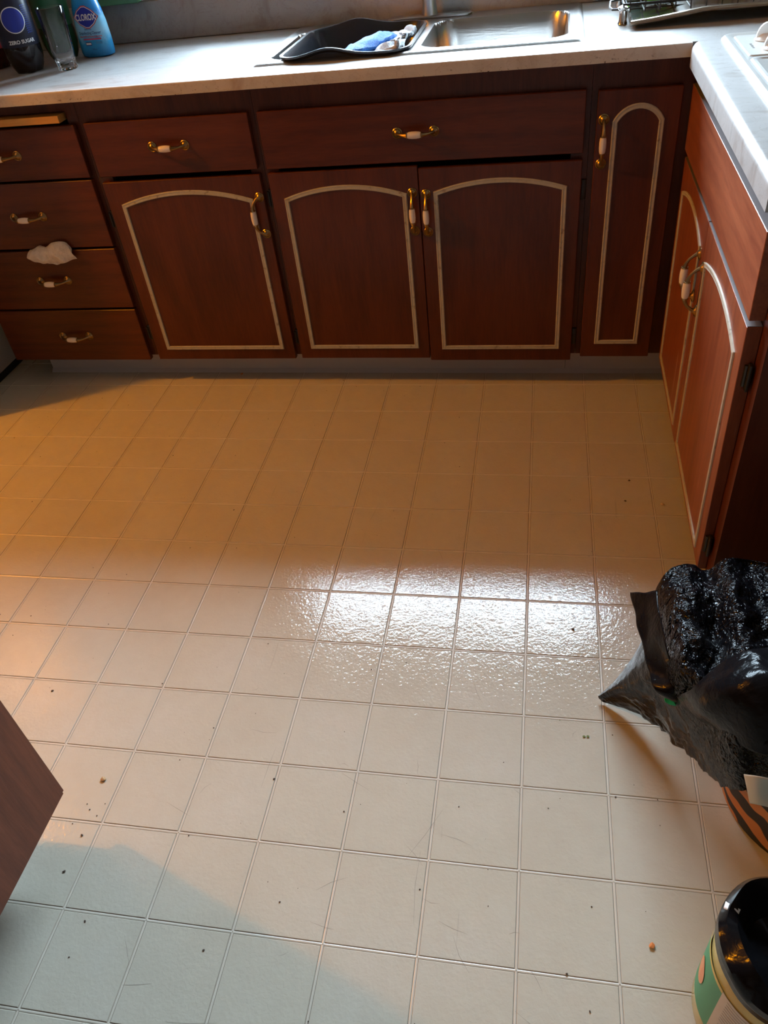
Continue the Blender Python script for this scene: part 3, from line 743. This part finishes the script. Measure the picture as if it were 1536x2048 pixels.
def sbar(x0, x1, z0, z1, m, out=0.0312):
    bm = bmesh.new(); f = sflat(0, 0, out); n = 8
    V = [[bm.verts.new(f(x0+(x1-x0)*k/n, z, 0)) for k in range(n+1)] for z in (z0, z1)]
    for k in range(n): bm.faces.new((V[0][k], V[0][k+1], V[1][k+1], V[1][k]))
    link('label_bar', tomesh(bm), m, sp, loc=(0, 0, 0), smooth=False)
sbar(-0.020, 0.040, 0.0475, 0.0515, plain('label_pink', (0.60, 0.08, 0.16), 0.4))
sbar(-0.016, 0.004, 0.033, 0.042, ink); sbar(-0.0145, 0.0025, 0.035, 0.040, lab_white, 0.0315); sbar(0.020, 0.040, 0.036, 0.043, plain('label_midblue', (0.03, 0.25, 0.50), 0.4))
slet('32 fl oz', 0.0055, 0.021, ink, 0.010)
# green carton on the sill ledge
gb = bmesh.new(); box(gb, -1.455, -1.300, 0.585, 0.615, 1.0235, 1.10, 0.002)
tag(link('small_box', tomesh(gb), green_card), 'small green box standing on the ledge above the backsplash, behind the bottles', 'box')

# ================================================================ DISH RACK
rk = empty('dish_rack', (0.38, 0.34, 0.914), 'black wire dish rack with a chrome foot and curved drip tray, right of the sink', 'dish rack')
b = bmesh.new(); G = []
for k in range(9):
    t = k/8; x = 0.165+0.44*t; zf = 0.922+0.018*min(1, t*2.6)**1.2; yf = 0.173
    G.append([(x, yf-0.004, zf+0.006), (x, yf, zf), (x, yf+0.03, zf+0.001), (x, 0.34, zf+0.004), (x, 0.50, zf+0.006), (x, 0.52, zf+0.012)])
patch(b, G, 32, 16); o = solid(link('drip_tray', tomesh(b), plain('grey_drip_tray', (0.13, 0.12, 0.10), 0.2, metal=0.6), rk), 0.004, 0)
b = bmesh.new(); tube(b, [g[0] for g in G], 0.0055, 8); link('tray_lip', tomesh(b), plain('worn_steel_lip', (0.55, 0.48, 0.40), 0.25, metal=0.9), rk)
b = bmesh.new(); lathe(b, [(0.011, 0), (0.0125, 0.002), (0.0105, 0.008), (0.0095, 0.030), (0.014, 0.034), (0.0145, 0.038), (0.004, 0.042)], (0.150, 0.245, 0.9143), 16); link('foot', tomesh(b), chrome, rk)
b = bmesh.new(); lathe(b, [(0.011, 0), (0.0105, 0.008), (0.0095, 0.030), (0.004, 0.034)], (0.58, 0.25, 0.9143), 12); link('foot', tomesh(b), chrome, rk)
for x, y in ((0.155, 0.50), (0.58, 0.50)):
    b = bmesh.new(); lathe(b, [(0.010, 0), (0.009, 0.034)], (x, y, 0.9143), 12); link('foot', tomesh(b), chrome, rk)
def wire(pts, r=0.0022, nm='wire', m=blackm):
    bm = bmesh.new(); tube(bm, pts, r, 6); link(nm, tomesh(bm), m, rk)
for z in (0.958, 1.06): wire([(0.15, 0.235, z), (0.60, 0.235, z), (0.60, 0.505, z), (0.15, 0.505, z), (0.15, 0.235, z)], 0.003)
for k in range(13):
    x = 0.165+0.036*k; wire([(x, 0.235, 1.06), (x, 0.235, 0.942), (x, 0.505, 0.942), (x, 0.505, 1.06)], 0.0018)
for k in range(4):
    y = 0.285+0.055*k; wire([(0.15, y, 1.06), (0.15, y, 0.940), (0.60, y, 0.940), (0.60, y, 1.06)], 0.0018)
wire([(0.150, 0.255, 0.945), (0.124, 0.262, 0.945), (0.118, 0.275, 0.949), (0.120, 0.30, 0.958), (0.150, 0.32, 0.958)], 0.0026, 'side_hook')
b = bmesh.new(); lathe(b, [(0.018, 0), (0.030, 0.004), (0.052, 0.03), (0.062, 0.06), (0.060, 0.06), (0.049, 0.03), (0.028, 0.008), (0.002, 0.006)], (0.232, 0.350, 0.9445), 28, cap1=True)
tag(link('bowl', tomesh(b), lime), 'lime green plastic bowl standing in the dish rack', 'bowl')
b = bmesh.new(); lathe(b, [(0.022, 0), (0.028, 0.003), (0.033, 0.09), (0.031, 0.09), (0.026, 0.006), (0.002, 0.005)], (0.185, 0.452, 0.9445), 24)
tag(link('cup', tomesh(b), teal), 'dark teal plastic cup behind the lime green bowl in the rack', 'cup')
b = bmesh.new(); lathe(b, [(0.002, 0), (0.05, 0.002), (0.085, 0.012), (0.088, 0.012), (0.052, -0.001), (0.002, -0.003)], (0, 0, 0), 32, cap0=False, cap1=False)
bmesh.ops.rotate(b, cent=(0, 0, 0), matrix=Matrix.Rotation(math.radians(16), 3, 'X'), verts=b.verts); bmesh.ops.translate(b, vec=(0.385, 0.34, 0.978), verts=b.verts)
tag(link('pan_lid', tomesh(b), plain('dark_steel', (0.10, 0.10, 0.10), 0.25, metal=0.7)), 'dark steel pan lid lying low in the dish rack', 'lid')

# ================================================================ COOKTOP
ck = empty('cooktop', (0.6, -0.38, 0.914), 'white enamel cooktop with raised rim set into the right counter', 'cooktop')
KX0, KX1, KY0, KY1 = 0.346, 0.86, -0.76, -0.012
def frame_ring(x0, x1, y0, y1, r, z): return rrect((x0+x1)/2, (y0+y1)/2, (x1-x0)/2, (y1-y0)/2, r, z, n=5)
b = bmesh.new()
loft(b, [frame_ring(KX0, KX1, KY0, KY1, 0.022, 0.9145), frame_ring(KX0, KX1, KY0, KY1, 0.022, 0.918), frame_ring(KX0+0.006, KX1-0.006, KY0+0.006, KY1-0.006, 0.02, 0.9245), frame_ring(KX0+0.012, KX1-0.012, KY0+0.012, KY1-0.012, 0.018, 0.9245), frame_ring(KX0+0.020, KX1-0.020, KY0+0.020, KY1-0.020, 0.014, 0.9200)], cap0=True, cap1=True)
link('cooktop_pan', tomesh(b), enamel, ck)
b = bmesh.new()
loft(b, [frame_ring(KX0+0.024, KX1-0.024, -0.232, KY1-0.024, 0.008, 0.9202), frame_ring(KX0+0.026, KX1-0.026, -0.230, KY1-0.026, 0.008, 0.9225)], cap1=True)
link('control_panel', tomesh(b), enamel, ck)
b = bmesh.new()
loft(b, [frame_ring(KX0+0.022, KX1-0.022, KY0+0.022, -0.250, 0.012, 0.9202), frame_ring(KX0+0.025, KX1-0.025, KY0+0.025, -0.253, 0.012, 0.9232), frame_ring(KX0+0.031, KX1-0.031, KY0+0.031, -0.259, 0.010, 0.9232), frame_ring(KX0+0.034, KX1-0.034, KY0+0.034, -0.262, 0.010, 0.9208)], cap1=True)
link('burner_panel', tomesh(b), enamel, ck)
for x in (0.48, 0.71):
    for y in (-0.37, -0.60):
        b = bmesh.new(); lathe(b, [(0.085, 0.0), (0.088, 0.004), (0.080, 0.004), (0.070, 0.001)], (x, y, 0.9212), 36); link('drip_ring', tomesh(b), chrome, ck)
        b = bmesh.new(); tube(b, [(x+(0.014+0.0105*a/(2*PI))*math.cos(a), y+(0.014+0.0105*a/(2*PI))*math.sin(a), 0.931) for a in [k*PI/12 for k in range(144)]], 0.0038, 6); link('burner_coil', tomesh(b), blackm, ck)
def knob(x, y):
    b = bmesh.new(); lathe(b, [(0.024, 0), (0.0245, 0.002), (0.020, 0.006), (0.014, 0.010), (0.010, 0.012)], (x, y, 0.9228), 28)
    n = 12; prof = [(0.021*math.cos(PI*k/n), 0.028*math.sin(PI*k/n)) for k in range(n+1)]
    A = [b.verts.new((x+px, y-0.0035, 0.9275+pz)) for px, pz in prof]; B = [b.verts.new((x+px, y+0.0035, 0.9275+pz)) for px, pz in prof]
    b.faces.new(A); b.faces.new(B[::-1])
    for k in range(n): b.faces.new((A[k], B[k], B[k+1], A[k+1]))
    b.faces.new((A[0], A[n], B[n], B[0]))
    link('knob', tomesh(b), white_p, ck)
for x, y in ((0.426, -0.098), (0.426, -0.188), (0.56, -0.098), (0.56, -0.188)): knob(x, y)
link('panel_lettering', text_mesh('OFF  HIGH  MED', 0.007, lambda x, y, z: (0.392-y*1.0, -0.15+x*0.9, 0.9228+z), 0.0001), plain('grey_print', (0.25, 0.25, 0.25), 0.5), ck, smooth=False)

# ================================================================ TISSUE CAUGHT IN THE DRAWER
b = bmesh.new()
G = [[(-1.583, 0.004, 0.486), (-1.585, -0.010, 0.482), (-1.590, -0.016, 0.470), (-1.588, -0.010, 0.458)],
     [(-1.555, 0.006, 0.492), (-1.556, -0.012, 0.490), (-1.560, -0.026, 0.470), (-1.565, -0.014, 0.448)],
     [(-1.520, 0.002, 0.492), (-1.522, -0.010, 0.497), (-1.525, -0.020, 0.472), (-1.528, -0.014, 0.446)],
     [(-1.490, 0.002, 0.505), (-1.488, -0.010, 0.510), (-1.492, -0.028, 0.478), (-1.498, -0.012, 0.438)],
     [(-1.462, 0.0, 0.512), (-1.458, -0.010, 0.505), (-1.460, -0.022, 0.470), (-1.466, -0.012, 0.444)],
     [(-1.440, 0.002, 0.482), (-1.436, -0.008, 0.474), (-1.432, -0.010, 0.462), (-1.430, -0.006, 0.456)]]
patch(b, G, 40, 24, lambda p, a, c: Vector((0, -abs(0.012*nz(p, 40))-0.004, 0.008*nz(p, 30, 4))))
ts = solid(link('tissue', tomesh(b), tissue_m), 0.0008, 0); tag(ts, 'crumpled white tissue hanging out above the third drawer on the left', 'tissue')

# ================================================================ REFRIGERATOR, PENINSULA
fr = empty('refrigerator', (-2.25, 0.15, 0), 'pale grey appliance with a black base at the left end of the cabinets', 'refrigerator')
boxobj('side_body', (-2.60, -1.918, -0.24, 0.60, 0.028, 1.70), fridge_m, fr, bev=0.004)
boxobj('base', (-2.59, -1.925, -0.22, 0.59, 0.0, 0.0275), rubber, fr)
boxobj('door', (-2.60, -1.918, -0.275, -0.243, 0.06, 1.70), fridge_m, fr, bev=0.006, seg=2)
pn = empty('peninsula_cabinet', (-1.1, -2.2, 0.1), 'reddish brown cabinet side panel jutting in at the lower left', 'cabinet')
b = bmesh.new(); 
bmesh.ops.create_cube(b, size=1); bmesh.ops.scale(b, vec=(0.02, 1.38, 0.772), verts=b.verts); bmesh.ops.translate(b, vec=(-0.831, -2.21, 0.487), verts=b.verts)
ed = [e for e in b.edges if abs(e.verts[0].co.x-e.verts[1].co.x) > 0.01]
bmesh.ops.bevel(b, geom=ed, offset=0.004, segments=2, affect='EDGES')
link('side_panel', tomesh(b), wood_pen, pn)
boxobj('cabinet_box', (-1.42, -0.8415, -2.89, -1.53, 0.105, 0.872), wood_dark, pn)
boxobj('toe_board', (-1.40, -0.90, -2.89, -1.60, 0.0, 0.104), toe_m, pn)
boxobj('counter_slab', (-1.46, -0.80, -2.92, -1.50, 0.8735, 0.914), marble_m, pn, bev=0.004, seg=2)
# ceiling lamp that throws the warm light
lt = empty('ceiling_lamp', (LAMP[0], LAMP[1], CEIL), 'small ceiling lamp with a warm bulb over the left side of the kitchen', 'lamp')
b = bmesh.new(); lathe(b, [(0.07, -0.001), (0.07, -0.015), (0.01, -0.03), (0.006, -0.09), (0.022, -0.10), (0.024, -0.13)], (LAMP[0], LAMP[1], CEIL), 24); link('fitting', tomesh(b), white_p, lt)

# ================================================================ BIN AND BIN BAG
BODY = [[(0.118,-1.155,0.012),(0.116,-1.158,0.012),(0.117,-1.158,0.01),(0.118,-1.159,0.008),(0.121,-1.16,0.006),(0.125,-1.163,0.004)],[(0.152,-1.146,0.07),(0.15,-1.183,0.1),(0.154,-1.198,0.1),(0.158,-1.199,0.08),(0.165,-1.194,0.05),(0.175,-1.189,0.02)],[(0.189,-1.144,0.2),(0.183,-1.205,0.22),(0.185,-1.245,0.21),(0.194,-1.256,0.17),(0.205,-1.243,0.11),(0.221,-1.243,0.05)],[(0.206,-1.093,0.28),(0.213,-1.176,0.312),(0.209,-1.247,0.312),(0.205,-1.308,0.3),(0.221,-1.319,0.2),(0.248,-1.334,0.11)],[(0.247,-1.059,0.285),(0.243,-1.169,0.325),(0.236,-1.258,0.328),(0.228,-1.334,0.325),(0.247,-1.376,0.26),(0.265,-1.415,0.18)],[(0.286,-1.06,0.275),(0.278,-1.168,0.303),(0.273,-1.25,0.298),(0.256,-1.349,0.33),(0.263,-1.431,0.32),(0.28,-1.47,0.24)],[(0.315,-1.053,0.3),(0.305,-1.184,0.335),(0.298,-1.271,0.338),(0.285,-1.351,0.36),(0.284,-1.433,0.35),(0.304,-1.473,0.26)],[(0.36,-1.042,0.29),(0.352,-1.162,0.315),(0.342,-1.252,0.32),(0.322,-1.343,0.36),(0.309,-1.444,0.37),(0.335,-1.481,0.26)],[(0.413,-1.083,0.31),(0.406,-1.172,0.33),(0.391,-1.264,0.34),(0.376,-1.347,0.36),(0.368,-1.439,0.36),(0.391,-1.489,0.26)],[(0.501,-1.106,0.28),(0.492,-1.18,0.3),(0.478,-1.262,0.3),(0.469,-1.337,0.3),(0.458,-1.405,0.3),(0.465,-1.454,0.24)]]
FLAP = [[(0.155,-1.109,0.262),(0.172,-1.137,0.29),(0.188,-1.157,0.318)],[(0.16,-1.166,0.258),(0.177,-1.194,0.285),(0.189,-1.222,0.318)],[(0.167,-1.222,0.252),(0.183,-1.245,0.275),(0.195,-1.267,0.305)],[(0.173,-1.272,0.25),(0.191,-1.281,0.262),(0.207,-1.29,0.278)],[(0.183,-1.309,0.248),(0.198,-1.319,0.258),(0.214,-1.314,0.272)],[(0.213,-1.304,0.215),(0.222,-1.316,0.225),(0.233,-1.32,0.238)]]
FOLD = [[(0.212,-1.315,0.24),(0.217,-1.318,0.235),(0.224,-1.316,0.22),(0.231,-1.321,0.21)],[(0.22,-1.362,0.33),(0.224,-1.383,0.33),(0.233,-1.394,0.31),(0.251,-1.382,0.27)],[(0.254,-1.344,0.37),(0.253,-1.399,0.39),(0.259,-1.425,0.37),(0.274,-1.446,0.32)],[(0.286,-1.342,0.4),(0.285,-1.401,0.42),(0.291,-1.443,0.4),(0.304,-1.471,0.34)],[(0.338,-1.328,0.4),(0.334,-1.388,0.42),(0.335,-1.438,0.4),(0.347,-1.474,0.34)]]
TAG = [[(0.198,-1.308,0.225),(0.2,-1.312,0.222)],[(0.207,-1.304,0.228),(0.207,-1.315,0.22)],[(0.216,-1.312,0.23),(0.216,-1.318,0.222)]]
PAPER = [[(0.275,-1.485,0.31),(0.281,-1.496,0.29),(0.287,-1.504,0.27)],[(0.286,-1.499,0.33),(0.293,-1.505,0.3),(0.298,-1.511,0.28)],[(0.319,-1.502,0.33),(0.325,-1.504,0.3),(0.328,-1.516,0.28)]]
bn = empty('waste_bin', (0.478, -1.316, 0), 'round waste bin with an orange and black striped print under the big black bag', 'bin')
b = bmesh.new(); lathe(b, [(0.148, 0.0), (0.157, 0.004), (0.163, 0.08), (0.170, 0.215), (0.174, 0.222), (0.166, 0.222), (0.155, 0.02), (0.01, 0.012)], (0.478, -1.316, 0.0005), 56)
link('bin_body', tomesh(b), zebra_m, bn)
b = bmesh.new(); tube(b, [(0.478+0.174*math.cos(a), -1.316+0.174*math.sin(a), 0.224) for a in [2*PI*k/48 for k in range(49)]], 0.004, 6, caps=False)
link('rim', tomesh(b), blackm, bn)
bag = empty('rubbish_bag', (0.35, -1.3, 0), 'large shiny crinkled black rubbish bag draped over the striped bin at the right', 'rubbish bag')
def wr(p, a, c):
    e = min(1, 5*a)
    w = e*(0.013*nz(p, 12, 2)+0.010*nz(p, 27, 7)+0.006*nz(p, 60, 1)+0.0025*nz(p, 130, 4))
    r = 0.006*e*(abs(nz(p, 22, 3))-0.2)
    z = w+r
    if p.z+z < 0.004: z = 0.004-p.z
    return Vector((0.4*w, 0, z))
BODY += [[(0.60, -1.10, 0.26), (0.60, -1.18, 0.29), (0.60, -1.26, 0.28), (0.60, -1.34, 0.28), (0.60, -1.43, 0.28), (0.60, -1.50, 0.22)],
         [(0.70, -1.13, 0.20), (0.715, -1.20, 0.22), (0.72, -1.26, 0.22), (0.72, -1.34, 0.22), (0.715, -1.41, 0.22), (0.70, -1.46, 0.18)]]
b = bmesh.new(); patch(b, BODY, 170, 110, wr)
solid(link('bag_film', tomesh(b), bag_m, bag), 0.0015, 0)
# side curtain: closes the bag down to the bin along its far edge
b = bmesh.new(); top = [r[0] for r in BODY[3:]]
patch(b, [[t, (t[0]+0.01, t[1]+0.004, t[2]*0.6), (t[0]+0.02, t[1]-0.01, max(0.012, t[2]*0.18))] for t in top], 60, 16, lambda p, a, c: Vector((0, 0.008*nz(p, 25), 0)) if c > 0.02 else Vector())
solid(link('bag_film', tomesh(b), bag_m, bag), 0.0015, 0)
b = bmesh.new(); patch(b, FLAP, 40, 14, lambda p, a, c: Vector((0.003*nz(p, 30), 0.003*nz(p, 26, 3), 0.004*nz(p, 30, 5))))
solid(link('hem_flap', tomesh(b), bag_smooth, bag), 0.0012, 0)['label'] = 'smooth folded hem of the bag'
b = bmesh.new(); patch(b, FOLD, 60, 40, lambda p, a, c: Vector((0, 0, 0.007*nz(p, 18, 5)+0.003*nz(p, 50, 2))))
solid(link('bag_fold', tomesh(b), bag_smooth, bag), 0.0012, 0)['label'] = 'smooth turned-over part of the bag'
b = bmesh.new(); patch(b, TAG, 8, 4); solid(link('green_tab', tomesh(b), plain('green_tab', (0.01, 0.42, 0.18), 0.35), bag), 0.001, 1)['label'] = 'small bright green tab'
b = bmesh.new(); patch(b, PAPER, 12, 12, lambda p, a, c: Vector((0, 0, 0.003*nz(p, 30))))
pp = solid(link('paper_sheet', tomesh(b), plain('off_white_paper', (0.55, 0.56, 0.50), 0.6)), 0.001, 0); tag(pp, 'small off-white sheet sticking out below the black bag against the striped bin', 'paper')

# ================================================================ JUG WITH A SECOND BAG
JX, JY, JR = 0.312, -1.682, 0.083
jg = empty('plastic_jug', (JX, JY, 0), 'cut-open clear yellowish plastic jug with green and white label at the bottom right', 'jug')
b = bmesh.new(); lathe(b, [(0.070, 0.0), (0.081, 0.006), (0.084, 0.02), (0.083, 0.05), (0.0835, 0.19), (0.080, 0.215), (0.0745, 0.235), (0.0725, 0.235), (0.078, 0.213), (0.0815, 0.19), (0.081, 0.05), (0.08, 0.01), (0.005, 0.006)], (JX, JY, 0.0005), 48)
link('jug_body', tomesh(b), jug_clear, jg)
b = bmesh.new(); lathe(b, [(0.0805, 0.217), (0.0755, 0.236), (0.0765, 0.240), (0.074, 0.241), (0.0735, 0.238)], (JX, JY, 0.0015), 48, cap0=False, cap1=False); link('cut_rim', tomesh(b), jug_rim, jg)
jc = (JX, JY, 0.0)
def band(a0, a1, z0, z1, m, name='label_panel', off=0.0006, n=20, r=0.0838):
    f = cyl((JX, JY, 0), r+off, 0.0, 0.0); bm = bmesh.new()
    V = [[bm.verts.new(f((math.radians(a0)+(math.radians(a1-a0))*k/n)*(r+off), z, 0)) for k in range(n+1)] for z in (z0, z1)]
    for k in range(n): bm.faces.new((V[0][k], V[0][k+1], V[1][k+1], V[1][k]))
    return link(name, tomesh(bm), m, jg)
lab_green = plain('jug_label_green', (0.05, 0.30, 0.13), 0.4); lab_orange = plain('jug_label_orange', (0.60, 0.14, 0.03), 0.4); lab_yel = plain('jug_label_yellow', (0.62, 0.47, 0.10), 0.4)
lab_paper = plain('jug_label_paper', (0.62, 0.57, 0.50), 0.5); lab_grey = plain('jug_label_grey', (0.25, 0.24, 0.22), 0.5)
band(150, 206, 0.055, 0.186, lab_green); band(206, 262, 0.055, 0.190, lab_paper); band(262, 330, 0.055, 0.190, lab_yel)
band(150, 206, 0.184, 0.192, lab_yel, off=0.0010); band(268, 330, 0.070, 0.115, lab_orange, off=0.0010); band(272, 300, 0.135, 0.160, lab_orange, off=0.0010)
for k in range(16): band(214+1.15*k, 214+1.15*k+0.3+0.4*((k*7) % 3)/2, 0.068, 0.112, lab_grey, 'barcode_bar', 0.0010, 1)
for k in range(9): band(213, 213+18+6*((k*5) % 3)/2+16*(k > 1), 0.122+0.0075*k, 0.1235+0.0075*k, lab_grey, 'label_line', 0.0010, 6)
f = bmesh.new()
ff = cyl((JX, JY, 0), 0.0846, math.radians(172), 0.12)
c0 = f.verts.new(ff(0, 0, 0.0006)); vs = [f.verts.new(ff(0.016*math.cos(2*PI*k/20), 0.026*math.sin(2*PI*k/20), 0.0006)) for k in range(20)]
for k in range(20): f.faces.new((c0, vs[k], vs[(k+1) % 20]))
link('label_fruit', tomesh(f), plain('label_fruit', (0.70, 0.28, 0.12), 0.4), jg, smooth=False)
# black liner over the mouth
ln = empty('bag_liner', (JX, JY, 0.2), 'small black bag lining the mouth of the yellowish plastic jug', 'rubbish bag')
b = bmesh.new(); n = 64; rings = []
for r, z in ((0.0862, 0.222), (0.0862, 0.236), (0.084, 0.247), (0.078, 0.249), (0.066, 0.243), (0.050, 0.234), (0.032, 0.228), (0.014, 0.225), (0.002, 0.225)):
    ring = []
    for k in range(n):
        a = 2*PI*k/n; x = math.cos(a); y = math.sin(a); q = Vector((x, y, r*9))
        rr = r*(1.0+0.028*noise.noise(q*2.3)) if r > 0.01 else r
        lift = (0.020*max(0, math.sin(a-0.9)) if r > 0.06 else 0)
        zz = z+lift+0.012*noise.noise(q*1.9+Vector((4, 0, 0)))*min(1, r/0.05)
        if r > 0.083: zz = z+lift*0.3+0.012*noise.noise(q*1.5); rr = max(rr, 0.0868)
        if r < 0.07: zz += 0.014*math.sin(a*2+0.6)*min(1, r/0.05)
        ring.append((JX+rr*x, JY+rr*y, zz+0.004))
    rings.append(ring)
loft(b, rings, cap1=True); solid(link('liner_film', tomesh(b), bag_mat('black_liner_film', (0.005, 0.005, 0.006), 0.06, 0.15, 0.2), ln), 0.001, 0)
b = bmesh.new(); patch(b, [[(0.238, -1.639, 0.262), (0.234, -1.648, 0.262)], [(0.245, -1.644, 0.264), (0.241, -1.652, 0.264)], [(0.255, -1.645, 0.258), (0.25, -1.654, 0.258)]], 6, 3)
solid(link('white_tag', tomesh(b), lab_white, ln), 0.001, 0)['label'] = 'small white tag at the edge'

# ================================================================ CRUMBS
b = bmesh.new()
def chip(bm, x, y, s, flat=0.4):
    t = bmesh.new(); bmesh.ops.create_icosphere(t, subdivisions=1, radius=s)
    for v in t.verts: v.co *= 0.7+0.6*random.random(); v.co.z *= flat
    join(bm, t, Matrix.Translation((x, y, s*flat*0.7+0.0002)) @ Matrix.Rotation(random.random()*6, 4, 'Z') @ Matrix.Diagonal((1, 0.5+random.random()*0.6, 1, 1)))
pts = [(-1.034, -1.25, 3.4), (-0.485, -1.398, 2.4), (-0.811, -1.549, 3.2), (-0.812, -1.616, 3), (0.07, -0.98, 3.6), (0.217, -0.459, 3.2), (0.202, -0.543, 3.2), (0.182, -1.603, 0.5), (0.055, -1.66, 2.4), (0.088, -1.706, 2.2), (-0.793, -1.207, 1.5), (-0.82, -0.635, 2), (-0.515, -1.705, 2.2), (-0.734, -1.69, 2), (-0.82, -1.50, 1.6), (-0.83, -1.49, 1.4), (-0.80, -1.51, 1.6), (-0.84, -1.53, 1.3), (-0.795, -1.485, 1.2)]
for x, y, s in pts: chip(b, x, y, s/1000)
for k in range(230):
    x = random.uniform(-1.7, 0.3); y = random.uniform(-1.85, 0.05)
    if x < -0.8 and y < -1.55: continue
    chip(b, x, y, random.choice([0.7, 0.8, 0.9, 1.0, 1.3, 1.6])/1000)
tag(link('crumbs', tomesh(b), crumb_m, smooth=False), 'dark specks and crumbs scattered over the beige tiled floor', 'crumbs', kind='stuff')
def crumb(x, y, s, m, label):
    b = bmesh.new(); chip(b, x, y, s, 0.5); tag(link('crumb', tomesh(b), m), label, 'crumb')
crumb(-0.821, -1.438, 0.0055, tan_crumb, 'round tan crumb on the floor right of the brown side panel')
crumb(0.182, -1.603, 0.0050, orange_crumb, 'orange crumb on the floor left of the plastic jug')
crumb(-1.025, 0.066, 0.0060, orange_crumb, 'orange crumb lying against the grey toe kick under the cabinets')
crumb(0.291, -0.553, 0.0050, tan_crumb, 'flat brown crumb on the floor beside the right-hand cabinet doors')
b = bmesh.new(); chip(b, 0.088, -1.244, 0.0030); chip(b, 0.095, -1.243, 0.0030)
tag(link('crumb', tomesh(b), plain('green_crumb', (0.14, 0.18, 0.04), 0.7)), 'pair of tiny green leaf bits on the floor below the tip of the black bag', 'crumb')

# faint hairline scuffs on the vinyl
b = bmesh.new()
sc_ = [((-0.50, -1.33), (-0.505, -1.42)), ((-0.19, -1.50), (-0.185, -1.62)), ((-0.16, -1.42), (-0.215, -1.52)), ((-0.30, -1.40), (-0.36, -1.37)), ((-0.12, -1.63), (-0.09, -1.68)), ((-0.02, -1.72), (0.06, -1.76)), ((-0.43, -0.60), (-0.44, -0.66)), ((-0.46, -1.80), (-0.54, -1.81)), ((0.0, -1.66), (0.02, -1.69))]
for k in range(26):
    x, y, a, L = random.uniform(-0.7, 0.2), random.uniform(-1.8, -0.5), random.uniform(0, PI), random.uniform(0.015, 0.06); sc_.append(((x, y), (x+L*math.cos(a), y+L*math.sin(a))))
for (x0, y0), (x1, y1) in sc_:
    d = Vector((x1-x0, y1-y0, 0)); n_ = Vector((-d.y, d.x, 0)).normalized()*0.00035; m_ = n_*random.uniform(-12, 12)
    P_ = [Vector((x0, y0, 0.00015)), Vector(((x0+x1)/2, (y0+y1)/2, 0.00015))+m_, Vector((x1, y1, 0.00015))]
    A = [b.verts.new(P_[0]+n_*0.3), b.verts.new(P_[1]+n_), b.verts.new(P_[2]+n_*0.3)]; B = [b.verts.new(P_[0]-n_*0.3), b.verts.new(P_[1]-n_), b.verts.new(P_[2]-n_*0.3)]
    for k in (0, 1): b.faces.new((A[k], A[k+1], B[k+1], B[k]))
o = link('scuff_marks', tomesh(b), plain('grey_scuff', (0.27, 0.24, 0.20), 0.6), floor, smooth=False); o['kind'] = 'stuff'
